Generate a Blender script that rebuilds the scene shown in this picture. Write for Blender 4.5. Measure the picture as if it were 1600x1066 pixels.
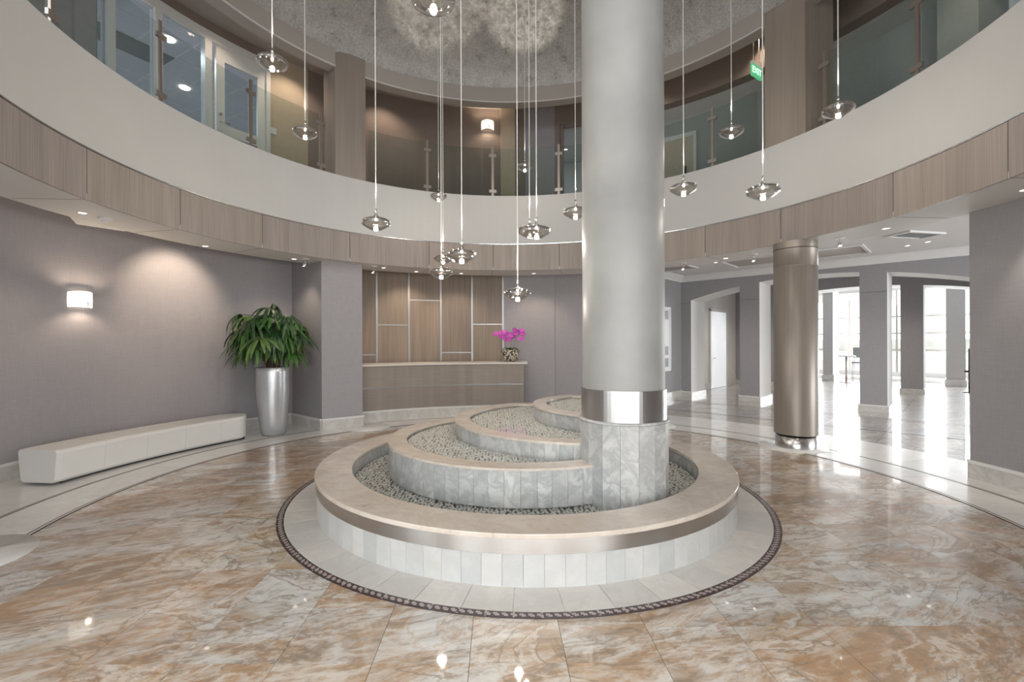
import bpy, bmesh, math, random
from mathutils import Vector, Matrix, noise as mnoise
for o in list(bpy.data.objects): bpy.data.objects.remove(o)
S = bpy.context.scene
COL = S.collection
R_ = math.radians
PI = math.pi
random.seed(7)

# ------------------------------------------------------------------ camera
FPX, PX, PY, HCAM = 727.6, 778.0, 534.94, 1.6      # focal length and principal point on a 1600x1066 frame
cd = bpy.data.cameras.new('camera')
cd.sensor_width = 36.0
cd.lens = FPX / 1600 * 36
cd.shift_x = (800 - PX) / 1600
cd.shift_y = (PY - 533) / 1600
cd.clip_start = 0.05
cd.clip_end = 2000
cam = bpy.data.objects.new('camera', cd)
cam.matrix_world = Matrix.Translation((0, 0, HCAM)) @ Matrix.Rotation(R_(90), 4, 'X') @ Matrix.Rotation(R_(-0.2), 4, 'Z')
COL.objects.link(cam)
S.camera = cam

# ------------------------------------------------------------------ world, exposure, large lights
W = bpy.data.worlds.new('world')
S.world = W
W.use_nodes = True
wb = W.node_tree.nodes['Background']
wb.inputs[0].default_value = (0.965, 0.98, 1.0, 1)
wb.inputs[1].default_value = 2.6
S.view_settings.view_transform = 'Standard'
S.view_settings.look = 'None'
S.view_settings.gamma = 1
S.view_settings.use_curve_mapping = False
S.view_settings.exposure = 0.35
S.cycles.max_bounces = 10
S.cycles.diffuse_bounces = 4
S.cycles.glossy_bounces = 4
S.cycles.transparent_max_bounces = 24
S.cycles.transmission_bounces = 6
S.cycles.caustics_reflective = False
S.cycles.caustics_refractive = False
S.cycles.sample_clamp_indirect = 6.0


def light(name, kind, loc, energy, color=(1, 1, 1), size=0.1, rot=(0, 0, 0), size_y=None, spot=None, blend=0.5, parent=None):
    d = bpy.data.lights.new(name, kind)
    d.energy = energy
    d.color = color
    if kind == 'AREA':
        d.size = size
        if size_y:
            d.shape = 'RECTANGLE'
            d.size_y = size_y
    else:
        d.shadow_soft_size = size
    if kind == 'SPOT':
        d.spot_size = spot
        d.spot_blend = blend
    o = bpy.data.objects.new(name, d)
    o.location = loc
    o.rotation_euler = rot
    COL.objects.link(o)
    if parent:
        o.parent = parent
    return o


WARM = (1.0, 0.80, 0.60)
SOFT = (1.0, 0.91, 0.80)
CX, CY = 0.261, 5.139              # centre of the rotunda
# unseen fill lamps added at the entrance behind the photographer (lower and upper storey)
light('entrance_fill', 'AREA', (CX, CY - 5.75, 1.55), 105, (1.0, 0.98, 0.955), 7.0, (R_(90), 0, 0), 2.7)
light('upper_entrance_fill', 'AREA', (CX, CY - 5.9, 5.9), 85, (1.0, 0.98, 0.955), 7.0, (R_(84), 0, 0), 2.4)
# daylight at the far windows of the arcade
_a = R_(135)
light('window_daylight', 'AREA', ((-0.8 + 25.2) / 2 ** .5, (25.2 + 0.8) / 2 ** .5, 1.9), 700, (0.93, 0.97, 1.0), 9.0, (R_(90), 0, R_(135)), 3.0)
light('hall_end_light', 'AREA', ((6.6 + 11.2) / 2 ** .5, (11.2 - 6.6) / 2 ** .5, 1.8), 210, (0.93, 0.97, 1.0), 3.6, (R_(90), 0, R_(45)), 2.6)  # unseen area lamp shining along the hall from its hidden end

# ------------------------------------------------------------------ materials
MAT = {}


def nt(name):
    m = bpy.data.materials.new(name)
    m.use_nodes = True
    MAT[name] = m
    t = m.node_tree
    b = t.nodes['Principled BSDF']
    return m, t, b


def N(t, typ, **kw):
    n = t.nodes.new(typ)
    for k, v in kw.items():
        if k.startswith('i_'):
            key = k[2:]
            key = int(key) if key.isdigit() else key.replace('_', ' ')
            n.inputs[key].default_value = v
        else:
            setattr(n, k, v)
    return n


def L(t, a, b):
    t.links.new(a, b)


def ramp(t, stops, fac=None, interp='LINEAR'):
    r = N(t, 'ShaderNodeValToRGB')
    r.color_ramp.interpolation = interp
    e = r.color_ramp.elements
    while len(e) < len(stops):
        e.new(0.5)
    for k, (p, c) in enumerate(stops):
        e[k].position = p
        e[k].color = (*c, 1) if len(c) == 3 else c
    if fac is not None:
        L(t, fac, r.inputs[0])
    return r


def mix(t, a, b, fac, mode='MIX'):
    m = N(t, 'ShaderNodeMix', data_type='RGBA', blend_type=mode)
    for sock, v in ((m.inputs[0], fac), (m.inputs[6], a), (m.inputs[7], b)):
        if hasattr(v, 'is_output'):
            L(t, v, sock)
        elif isinstance(v, (int, float)):
            sock.default_value = v
        else:
            sock.default_value = (*v, 1)
    return m.outputs[2]


def plain(name, col, rough=0.5, metal=0.0, spec=None, emit=None, estr=0, var=0.0, scale=20, coat=0, bump=0):
    m, t, b = nt(name)
    b.inputs['Base Color'].default_value = (*col, 1)
    b.inputs['Roughness'].default_value = rough
    b.inputs['Metallic'].default_value = metal
    if spec is not None:
        b.inputs['Specular IOR Level'].default_value = spec
    b.inputs['Coat Weight'].default_value = coat
    if emit:
        b.inputs['Emission Color'].default_value = (*emit, 1)
        b.inputs['Emission Strength'].default_value = estr
    if var or bump:
        g = N(t, 'ShaderNodeNewGeometry')
        n = N(t, 'ShaderNodeTexNoise', i_Scale=scale, i_Detail=4.0)
        L(t, g.outputs['Position'], n.inputs['Vector'])
        if var:
            r = ramp(t, [(0.3, tuple(c * (1 - var) for c in col)), (0.7, tuple(min(1, c * (1 + var)) for c in col))], n.outputs[0])
            L(t, r.outputs[0], b.inputs['Base Color'])
        if bump:
            bp = N(t, 'ShaderNodeBump', i_Strength=bump, i_Distance=0.01)
            L(t, n.outputs[0], bp.inputs['Height'])
            L(t, bp.outputs[0], b.inputs['Normal'])
    return m


def fabric(name, col, amt=0.10):
    """woven wall covering: fine horizontal and vertical threads"""
    m, t, b = nt(name)
    g = N(t, 'ShaderNodeNewGeometry')
    v1 = N(t, 'ShaderNodeVectorMath', operation='MULTIPLY')
    v1.inputs[1].default_value = (7, 7, 190)
    v2 = N(t, 'ShaderNodeVectorMath', operation='MULTIPLY')
    v2.inputs[1].default_value = (150, 150, 6)
    L(t, g.outputs['Position'], v1.inputs[0])
    L(t, g.outputs['Position'], v2.inputs[0])
    n1 = N(t, 'ShaderNodeTexNoise', i_Scale=1.0, i_Detail=2.0)
    n2 = N(t, 'ShaderNodeTexNoise', i_Scale=1.0, i_Detail=2.0)
    L(t, v1.outputs[0], n1.inputs['Vector'])
    L(t, v2.outputs[0], n2.inputs['Vector'])
    ad = N(t, 'ShaderNodeMath', operation='ADD')
    L(t, n1.outputs[0], ad.inputs[0])
    L(t, n2.outputs[0], ad.inputs[1])
    hf = N(t, 'ShaderNodeMath', operation='MULTIPLY', i_1=0.5)
    L(t, ad.outputs[0], hf.inputs[0])
    r = ramp(t, [(0.3, tuple(c * (1 - amt) for c in col)), (0.7, tuple(c * (1 + amt) for c in col))], hf.outputs[0])
    L(t, r.outputs[0], b.inputs['Base Color'])
    b.inputs['Roughness'].default_value = 0.62
    b.inputs['Specular IOR Level'].default_value = 0.3
    return m


def woodpanel(name, col, amt=0.16, rough=0.42, zs=1.2, hs=70):
    """veneer with fine upright grain, random tone per panel"""
    m, t, b = nt(name)
    g = N(t, 'ShaderNodeNewGeometry')
    oi = N(t, 'ShaderNodeObjectInfo')
    v1 = N(t, 'ShaderNodeVectorMath', operation='MULTIPLY')
    v1.inputs[1].default_value = (hs, hs, zs)
    L(t, g.outputs['Position'], v1.inputs[0])
    n1 = N(t, 'ShaderNodeTexNoise', i_Scale=1.0, i_Detail=3.0, i_Distortion=0.3)
    L(t, v1.outputs[0], n1.inputs['Vector'])
    v2 = N(t, 'ShaderNodeVectorMath', operation='MULTIPLY')
    v2.inputs[1].default_value = (6, 6, 0.25)
    L(t, g.outputs['Position'], v2.inputs[0])
    n2 = N(t, 'ShaderNodeTexNoise', i_Scale=1.0, i_Detail=2.0)
    L(t, v2.outputs[0], n2.inputs['Vector'])
    r = ramp(t, [(0.25, tuple(c * (1 - amt) for c in col)), (0.75, tuple(c * (1 + amt) for c in col))], n1.outputs[0])
    r2 = ramp(t, [(0.3, (0.88, 0.86, 0.85)), (0.7, (1.06, 1.04, 1.03))], n2.outputs[0])
    c = mix(t, r.outputs[0], r2.outputs[0], 1.0, 'MULTIPLY')
    r3 = ramp(t, [(0, (0.93, 0.93, 0.95)), (1, (1.05, 1.04, 1.0))], oi.outputs['Random'])
    c = mix(t, c, r3.outputs[0], 1.0, 'MULTIPLY')
    L(t, c, b.inputs['Base Color'])
    b.inputs['Roughness'].default_value = rough
    b.inputs['Specular IOR Level'].default_value = 0.4
    return m


def marble(name, base, vein, dark=None, scale=2.2, rough=0.25, rnd=True, contrast=0.5, coat=0.0):
    """veined marble: cloudy ground plus thin broken veins; each slab takes its own cut"""
    m, t, b = nt(name)
    g = N(t, 'ShaderNodeNewGeometry')
    oi = N(t, 'ShaderNodeObjectInfo')
    sc = N(t, 'ShaderNodeVectorMath', operation='SCALE')
    sc.inputs['Scale'].default_value = scale
    L(t, g.outputs['Position'], sc.inputs[0])
    vec = sc.outputs[0]
    if rnd:
        mu = N(t, 'ShaderNodeMath', operation='MULTIPLY', i_1=37.0)
        L(t, oi.outputs['Random'], mu.inputs[0])
        ad = N(t, 'ShaderNodeVectorMath', operation='ADD')
        L(t, vec, ad.inputs[0])
        L(t, mu.outputs[0], ad.inputs[1])
        vec = ad.outputs[0]
    n0 = N(t, 'ShaderNodeTexNoise', i_Scale=1.0, i_Detail=6.0, i_Distortion=0.5)
    L(t, vec, n0.inputs['Vector'])
    n1 = N(t, 'ShaderNodeTexNoise', i_Scale=1.5, i_Detail=9.0, i_Distortion=0.7, i_Roughness=0.62)
    L(t, vec, n1.inputs['Vector'])
    c = ramp(t, [(0.3, tuple(x * (1 - 0.16 * contrast * 2) for x in base)), (0.62, base)], n0.outputs[0]).outputs[0]
    vr = ramp(t, [(0.42, (0, 0, 0)), (0.492, (contrast,) * 3), (0.51, (contrast,) * 3), (0.60, (0, 0, 0))], n1.outputs[0])
    c = mix(t, c, vein, vr.outputs[0])
    if dark:
        n2 = N(t, 'ShaderNodeTexNoise', i_Scale=5.5, i_Detail=9.0, i_Distortion=1.0, i_Roughness=0.7)
        L(t, vec, n2.inputs['Vector'])
        dr = ramp(t, [(0.58, (0, 0, 0)), (0.72, (0.7,) * 3)], n2.outputs[0])
        c = mix(t, c, dark, dr.outputs[0])
    if rnd:
        r3 = ramp(t, [(0, (0.90, 0.91, 0.92)), (1, (1.04, 1.03, 1.02))], oi.outputs['Random'])
        c = mix(t, c, r3.outputs[0], 1.0, 'MULTIPLY')
    L(t, c, b.inputs['Base Color'])
    b.inputs['Roughness'].default_value = rough
    b.inputs['Coat Weight'].default_value = coat
    b.inputs['Coat Roughness'].default_value = 0.03
    return m


def floor_marble(name, grey=0.0):
    """polished brown, rust, cream and grey breccia; every tile takes its own cut of stone"""
    m, t, b = nt(name)
    g = N(t, 'ShaderNodeNewGeometry')
    oi = N(t, 'ShaderNodeObjectInfo')
    ang = N(t, 'ShaderNodeMath', operation='MULTIPLY_ADD', i_1=0.06, i_2=-0.35)
    L(t, oi.outputs['Random'], ang.inputs[0])
    rot = N(t, 'ShaderNodeVectorRotate', rotation_type='Z_AXIS')
    L(t, g.outputs['Position'], rot.inputs['Vector'])
    L(t, ang.outputs[0], rot.inputs['Angle'])
    st = N(t, 'ShaderNodeVectorMath', operation='MULTIPLY')
    st.inputs[1].default_value = (0.62, 1.35, 1.0)
    L(t, rot.outputs[0], st.inputs[0])
    mu = N(t, 'ShaderNodeMath', operation='MULTIPLY', i_1=0.5)
    L(t, oi.outputs['Random'], mu.inputs[0])
    ad = N(t, 'ShaderNodeVectorMath', operation='ADD')
    L(t, st.outputs[0], ad.inputs[0])
    L(t, mu.outputs[0], ad.inputs[1])
    v = ad.outputs[0]

    def nz(scale, detail, rough, dist):
        n = N(t, 'ShaderNodeTexNoise', i_Scale=scale, i_Detail=detail, i_Roughness=rough, i_Distortion=dist)
        L(t, v, n.inputs['Vector'])
        return n.outputs[0]
    big = nz(0.80, 12.0, 0.60, 0.6)            # broad drifts of colour
    mid = nz(1.25, 12.0, 0.64, 0.8)            # rust and grey clouds
    fine = nz(9.0, 9.0, 0.75, 0.5)             # speckle
    ven = nz(0.95, 12.0, 0.57, 1.0)            # veins

    def bands(src, freq, lo, hi, amt):
        """contour lines of a noise field: thin winding veins"""
        m1 = N(t, 'ShaderNodeMath', operation='MULTIPLY', i_1=freq)
        L(t, src, m1.inputs[0])
        m2 = N(t, 'ShaderNodeMath', operation='SINE')
        L(t, m1.outputs[0], m2.inputs[0])
        return ramp(t, [(lo, (0, 0, 0)), (hi, (amt,) * 3)], m2.outputs[0]).outputs[0]
    if grey:
        pal = [(0.36, (0.34, 0.325, 0.315)), (0.47, (0.50, 0.48, 0.46)), (0.54, (0.42, 0.39, 0.365)), (0.64, (0.60, 0.58, 0.55))]
    else:
        pal = [(0.37, (0.30, 0.215, 0.15)), (0.425, (0.49, 0.365, 0.255)), (0.46, (0.60, 0.54, 0.475)), (0.51, (0.69, 0.67, 0.64)), (0.545, (0.50, 0.465, 0.43)), (0.575, (0.53, 0.42, 0.31)), (0.63, (0.70, 0.67, 0.63))]
    c = ramp(t, pal, big).outputs[0]
    rust = ramp(t, [(0.495, (0, 0, 0)), (0.535, (0.85,) * 3), (0.575, (0.25,) * 3), (0.62, (0.9,) * 3)], mid)
    c = mix(t, c, (0.42, 0.375, 0.345) if grey else (0.43, 0.25, 0.12), rust.outputs[0])
    pale = ramp(t, [(0.37, (0.9,) * 3), (0.445, (0, 0, 0))], mid)
    c = mix(t, c, (0.60, 0.59, 0.57) if grey else (0.74, 0.725, 0.70), pale.outputs[0])
    c = mix(t, c, (0.26, 0.19, 0.135) if not grey else (0.32, 0.31, 0.30), bands(ven, 62.0, 0.84, 1.0, 0.7))
    c = mix(t, c, (0.77, 0.75, 0.72), bands(ven, 41.0, 0.80, 1.0, 0.55))
    c = mix(t, c, (0.50, 0.32, 0.18) if not grey else (0.45, 0.42, 0.40), bands(mid, 55.0, 0.80, 1.0, 0.5))
    sp = ramp(t, [(0.52, (0, 0, 0)), (0.62, (0.70,) * 3)], fine)
    c = mix(t, c, (0.30, 0.22, 0.155) if not grey else (0.30, 0.29, 0.28), sp.outputs[0])
    lt = ramp(t, [(0.36, (0.45,) * 3), (0.47, (0, 0, 0))], fine)
    c = mix(t, c, (0.74, 0.70, 0.65), lt.outputs[0])
    r3 = ramp(t, [(0, (0.94, 0.955, 0.97)), (0.5, (1.0, 0.99, 0.98)), (1, (1.04, 0.99, 0.93))], oi.outputs['Random'])
    c = mix(t, c, r3.outputs[0], 1.0, 'MULTIPLY')
    L(t, c, b.inputs['Base Color'])
    b.inputs['Roughness'].default_value = 0.34
    b.inputs['Specular IOR Level'].default_value = 0.45
    b.inputs['Coat Weight'].default_value = 0.85
    b.inputs['Coat Roughness'].default_value = 0.035
    b.inputs['Coat IOR'].default_value = 1.55
    return m


def brushed(name, col, rough=0.28, vertical=True):
    m, t, b = nt(name)
    g = N(t, 'ShaderNodeNewGeometry')
    v1 = N(t, 'ShaderNodeVectorMath', operation='MULTIPLY')
    v1.inputs[1].default_value = (9, 9, 9)
    L(t, g.outputs['Position'], v1.inputs[0])
    n1 = N(t, 'ShaderNodeTexNoise', i_Scale=1.0, i_Detail=2.0)
    L(t, v1.outputs[0], n1.inputs['Vector'])
    r = ramp(t, [(0.3, (rough * 0.97,) * 3), (0.7, (rough * 1.03,) * 3)], n1.outputs[0])
    L(t, r.outputs[0], b.inputs['Roughness'])
    b.inputs['Base Color'].default_value = (*col, 1)
    b.inputs['Metallic'].default_value = 1.0
    return m


def thin_glass(name, tint=(0.93, 0.96, 0.95), refl=1.0, ior=1.45, edge=None, rough=0.0):
    """thin walled glass: clear face on, mirror like at a grazing angle"""
    m, t, b = nt(name)
    t.nodes.remove(b)
    out = t.nodes['Material Output']
    tr = N(t, 'ShaderNodeBsdfTransparent')
    gl = N(t, 'ShaderNodeBsdfGlossy', i_Roughness=rough)
    gl.inputs['Color'].default_value = (1, 1, 1, 1)
    f0 = ((ior - 1) / (ior + 1)) ** 2
    lf = N(t, 'ShaderNodeLayerWeight', i_Blend=0.5)
    fr = N(t, 'ShaderNodeMath', operation='POWER', i_1=5.0)
    L(t, lf.outputs['Facing'], fr.inputs[0])
    ms = N(t, 'ShaderNodeMixShader')
    mu = N(t, 'ShaderNodeMath', operation='MULTIPLY_ADD', i_1=(1 - f0) * refl, i_2=f0 * refl, use_clamp=True)
    L(t, fr.outputs[0], mu.inputs[0])
    L(t, mu.outputs[0], ms.inputs[0])
    tr.inputs[0].default_value = (*tint, 1)
    if edge:
        lw = N(t, 'ShaderNodeLayerWeight', i_Blend=0.35)
        L(t, mix(t, tint, edge, lw.outputs['Facing']), tr.inputs[0])
    L(t, tr.outputs[0], ms.inputs[1])
    L(t, gl.outputs[0], ms.inputs[2])
    L(t, ms.outputs[0], out.inputs[0])
    return m


fabric('wall_fabric', (0.345, 0.328, 0.345))
fabric('hall_fabric', (0.32, 0.31, 0.323))
fabric('brown_fabric', (0.25, 0.20, 0.175))
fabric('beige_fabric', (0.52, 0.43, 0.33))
woodpanel('fascia_wood', (0.32, 0.283, 0.262))
woodpanel('desk_wood', (0.30, 0.265, 0.24), 0.07, 0.45, 30, 3)
woodpanel('back_wood', (0.262, 0.215, 0.175), 0.20)
woodpanel('column_wood', (0.30, 0.262, 0.235), 0.10)
woodpanel('column_bronze', (0.295, 0.265, 0.243), 0.07, 0.38)
plain('white_paint', (0.53, 0.525, 0.515), 0.7, var=0.02, scale=1.5)
plain('soffit_paint', (0.66, 0.645, 0.625), 0.6, var=0.015, scale=2)
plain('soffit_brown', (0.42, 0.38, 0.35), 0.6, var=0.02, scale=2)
plain('ceiling_white', (0.72, 0.71, 0.70), 0.8, var=0.015, scale=2)
plain('trim_white', (0.74, 0.735, 0.73), 0.45, var=0.02, scale=3)
plain('dark_line', (0.055, 0.05, 0.045), 0.5, var=0.1)
plain('grout', (0.30, 0.27, 0.24), 0.7, var=0.1, scale=30)
plain('slot_backing', (0.10, 0.09, 0.08), 0.8, var=0.1)  # dark backing behind the panel joints
floor_marble('floor_marble')
floor_marble('hall_marble', 1.0)
marble('white_marble', (0.60, 0.595, 0.58), (0.52, 0.53, 0.54), (0.46, 0.46, 0.45), 5.0, 0.35, True, 0.35)
marble('grey_marble', (0.64, 0.64, 0.63), (0.39, 0.40, 0.40), (0.36, 0.36, 0.35), 3.0, 0.3, True, 0.75)
marble('rim_marble', (0.72, 0.645, 0.57), (0.58, 0.49, 0.41), (0.38, 0.30, 0.24), 2.0, 0.22, False, 0.5, 0.35)
marble('border_marble', (0.82, 0.81, 0.79), (0.66, 0.64, 0.62), (0.50, 0.48, 0.46), 1.6, 0.30, True, 0.35, 0.5)
marble('disc_marble', (0.78, 0.745, 0.705), (0.54, 0.51, 0.47), (0.55, 0.52, 0.48), 2.6, 0.35, True, 0.22, 0.25)
marble('skirt_marble', (0.66, 0.65, 0.63), (0.47, 0.44, 0.41), (0.45, 0.41, 0.36), 2.4, 0.30, False, 0.5, 0.2)
plain('counter_stone', (0.66, 0.61, 0.56), 0.3, var=0.05, scale=40)
brushed('steel', (0.60, 0.58, 0.565), 0.24)
brushed('steel_dull', (0.50, 0.46, 0.43), 0.35)
brushed('satin_post', (0.46, 0.40, 0.36), 0.38)
plain('chrome', (0.70, 0.70, 0.71), 0.22, 1.0, var=0.02)
plain('strip_metal', (0.37, 0.365, 0.37), 0.40, 1.0, var=0.03)
plain('plaster', (0.375, 0.372, 0.362), 0.42, var=0.11, scale=2.0, bump=0.08)
plain('leather', (0.74, 0.73, 0.71), 0.42, var=0.012, scale=6, bump=0.02)
plain('leather_seam', (0.68, 0.67, 0.65), 0.5, var=0.02)
plain('pot_silver', (0.56, 0.575, 0.60), 0.30, 0.55, var=0.02, coat=0.5)
plain('soil', (0.045, 0.035, 0.028), 0.95, var=0.4, scale=60)
plain('bark', (0.085, 0.045, 0.035), 0.8, var=0.4, scale=50)
plain('leaf', (0.060, 0.150, 0.030), 0.38, var=0.45, scale=9)
plain('leaf_dark', (0.026, 0.072, 0.022), 0.40, var=0.4, scale=9)
plain('leaf_light', (0.150, 0.240, 0.065), 0.40, var=0.35, scale=9)
plain('orchid_leaf', (0.03, 0.085, 0.02), 0.35, var=0.3, scale=30)
plain('orchid_stem', (0.13, 0.19, 0.12), 0.5, var=0.2)
plain('petal', (0.66, 0.10, 0.56), 0.5, var=0.25, scale=25)
plain('petal_heart', (0.80, 0.42, 0.70), 0.5, var=0.1)
plain('cord', (0.72, 0.71, 0.68), 0.5, var=0.02)
plain('black', (0.02, 0.02, 0.02), 0.4, var=0.1)
plain('sea', (0.30, 0.42, 0.43), 0.4, var=0.15, scale=0.02)
plain('land', (0.52, 0.47, 0.42), 0.9, var=0.2, scale=0.05)
plain('door_white', (0.72, 0.715, 0.70), 0.45, var=0.02)
plain('door_cream', (0.55, 0.47, 0.38), 0.5, var=0.05)
plain('tile_ceiling', (0.62, 0.62, 0.66), 0.8, var=0.03, scale=40)
plain('office_wall', (0.46, 0.53, 0.58), 0.8, var=0.03)
plain('pale_wall', (0.36, 0.375, 0.37), 0.7, var=0.03)
plain('vent_grey', (0.22, 0.22, 0.22), 0.6, var=0.1)
plain('lamp_glow', (1, 0.95, 0.88), 0.4, emit=(1.0, 0.93, 0.80), estr=14)
plain('lamp_dim', (1, 0.95, 0.88), 0.4, emit=(1.0, 0.92, 0.80), estr=5)
plain('sconce_glass', (0.9, 0.86, 0.78), 0.4, emit=(1.0, 0.90, 0.76), estr=0.85)
plain('exit_green', (0.10, 0.50, 0.24), 0.4, emit=(0.12, 0.60, 0.28), estr=0.5)
plain('exit_white', (0.8, 0.95, 0.85), 0.4, emit=(0.7, 1.0, 0.8), estr=0.9)
plain('photo_dark', (0.10, 0.10, 0.11), 0.4, var=0.6, scale=30)
plain('paper_white', (0.72, 0.73, 0.75), 0.5, var=0.02)
plain('tessera_dark', (0.060, 0.035, 0.038), 0.3, var=0.4, scale=80, coat=0.5)
plain('tessera_light', (0.55, 0.46, 0.43), 0.3, var=0.2, scale=80, coat=0.5)
plain('pebble', (0.62, 0.61, 0.57), 0.5, var=0.25, scale=22)
plain('pool_floor', (0.12, 0.12, 0.11), 0.6, var=0.3, scale=30)
plain('rust_red', (0.30, 0.09, 0.05), 0.5, emit=(0.8, 0.3, 0.15), estr=0.3)
thin_glass('rail_glass', (0.86, 0.90, 0.89), 1.1)
thin_glass('office_glass', (0.86, 0.89, 0.92), 0.8)
thin_glass('window_glass', (0.96, 0.98, 0.98), 0.8)
thin_glass('pendant_glass', (0.97, 0.965, 0.955), 2.6, 1.5, (0.50, 0.48, 0.46), 0.02)
thin_glass('water', (0.95, 0.955, 0.945), 0.55, 1.33, None, 0.06)

# frosted door glass: light from behind is put in as patchy glow
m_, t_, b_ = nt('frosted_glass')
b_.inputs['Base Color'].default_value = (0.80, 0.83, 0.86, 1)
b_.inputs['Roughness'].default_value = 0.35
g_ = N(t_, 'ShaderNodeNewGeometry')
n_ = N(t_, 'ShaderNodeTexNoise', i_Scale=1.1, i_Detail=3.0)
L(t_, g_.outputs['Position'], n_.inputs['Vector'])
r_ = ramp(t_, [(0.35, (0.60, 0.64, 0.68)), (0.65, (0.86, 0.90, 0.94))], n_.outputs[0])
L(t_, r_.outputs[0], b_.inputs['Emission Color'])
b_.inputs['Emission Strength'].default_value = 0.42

# silver-leaf dome: mottled dull metal
m_, t_, b_ = nt('silver_leaf')
g_ = N(t_, 'ShaderNodeNewGeometry')
n_ = N(t_, 'ShaderNodeTexNoise', i_Scale=4.5, i_Detail=10.0, i_Roughness=0.72)
L(t_, g_.outputs['Position'], n_.inputs['Vector'])
n2_ = N(t_, 'ShaderNodeTexNoise', i_Scale=34.0, i_Detail=5.0, i_Roughness=0.75)
L(t_, g_.outputs['Position'], n2_.inputs['Vector'])
r_ = ramp(t_, [(0.32, (0.24, 0.23, 0.22)), (0.42, (0.46, 0.45, 0.435)), (0.60, (0.54, 0.53, 0.51))], n_.outputs[0])
r2_ = ramp(t_, [(0.35, (0.72, 0.72, 0.72)), (0.68, (1.2, 1.2, 1.2))], n2_.outputs[0])
L(t_, mix(t_, r_.outputs[0], r2_.outputs[0], 1.0, 'MULTIPLY'), b_.inputs['Base Color'])
b_.inputs['Metallic'].default_value = 0.45
b_.inputs['Roughness'].default_value = 0.55
bp_ = N(t_, 'ShaderNodeBump', i_Strength=0.5, i_Distance=0.02)
L(t_, n2_.outputs[0], bp_.inputs['Height'])
L(t_, bp_.outputs[0], b_.inputs['Normal'])

# patterned orchid bowl
m_, t_, b_ = nt('bowl_pattern')
tc_ = N(t_, 'ShaderNodeTexCoord')
n_ = N(t_, 'ShaderNodeTexVoronoi', i_Scale=26.0)
L(t_, tc_.outputs['Object'], n_.inputs['Vector'])
r_ = ramp(t_, [(0.44, (0.62, 0.58, 0.48)), (0.52, (0.06, 0.045, 0.03))], n_.outputs['Distance'])
L(t_, r_.outputs[0], b_.inputs['Base Color'])
b_.inputs['Roughness'].default_value = 0.3


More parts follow.
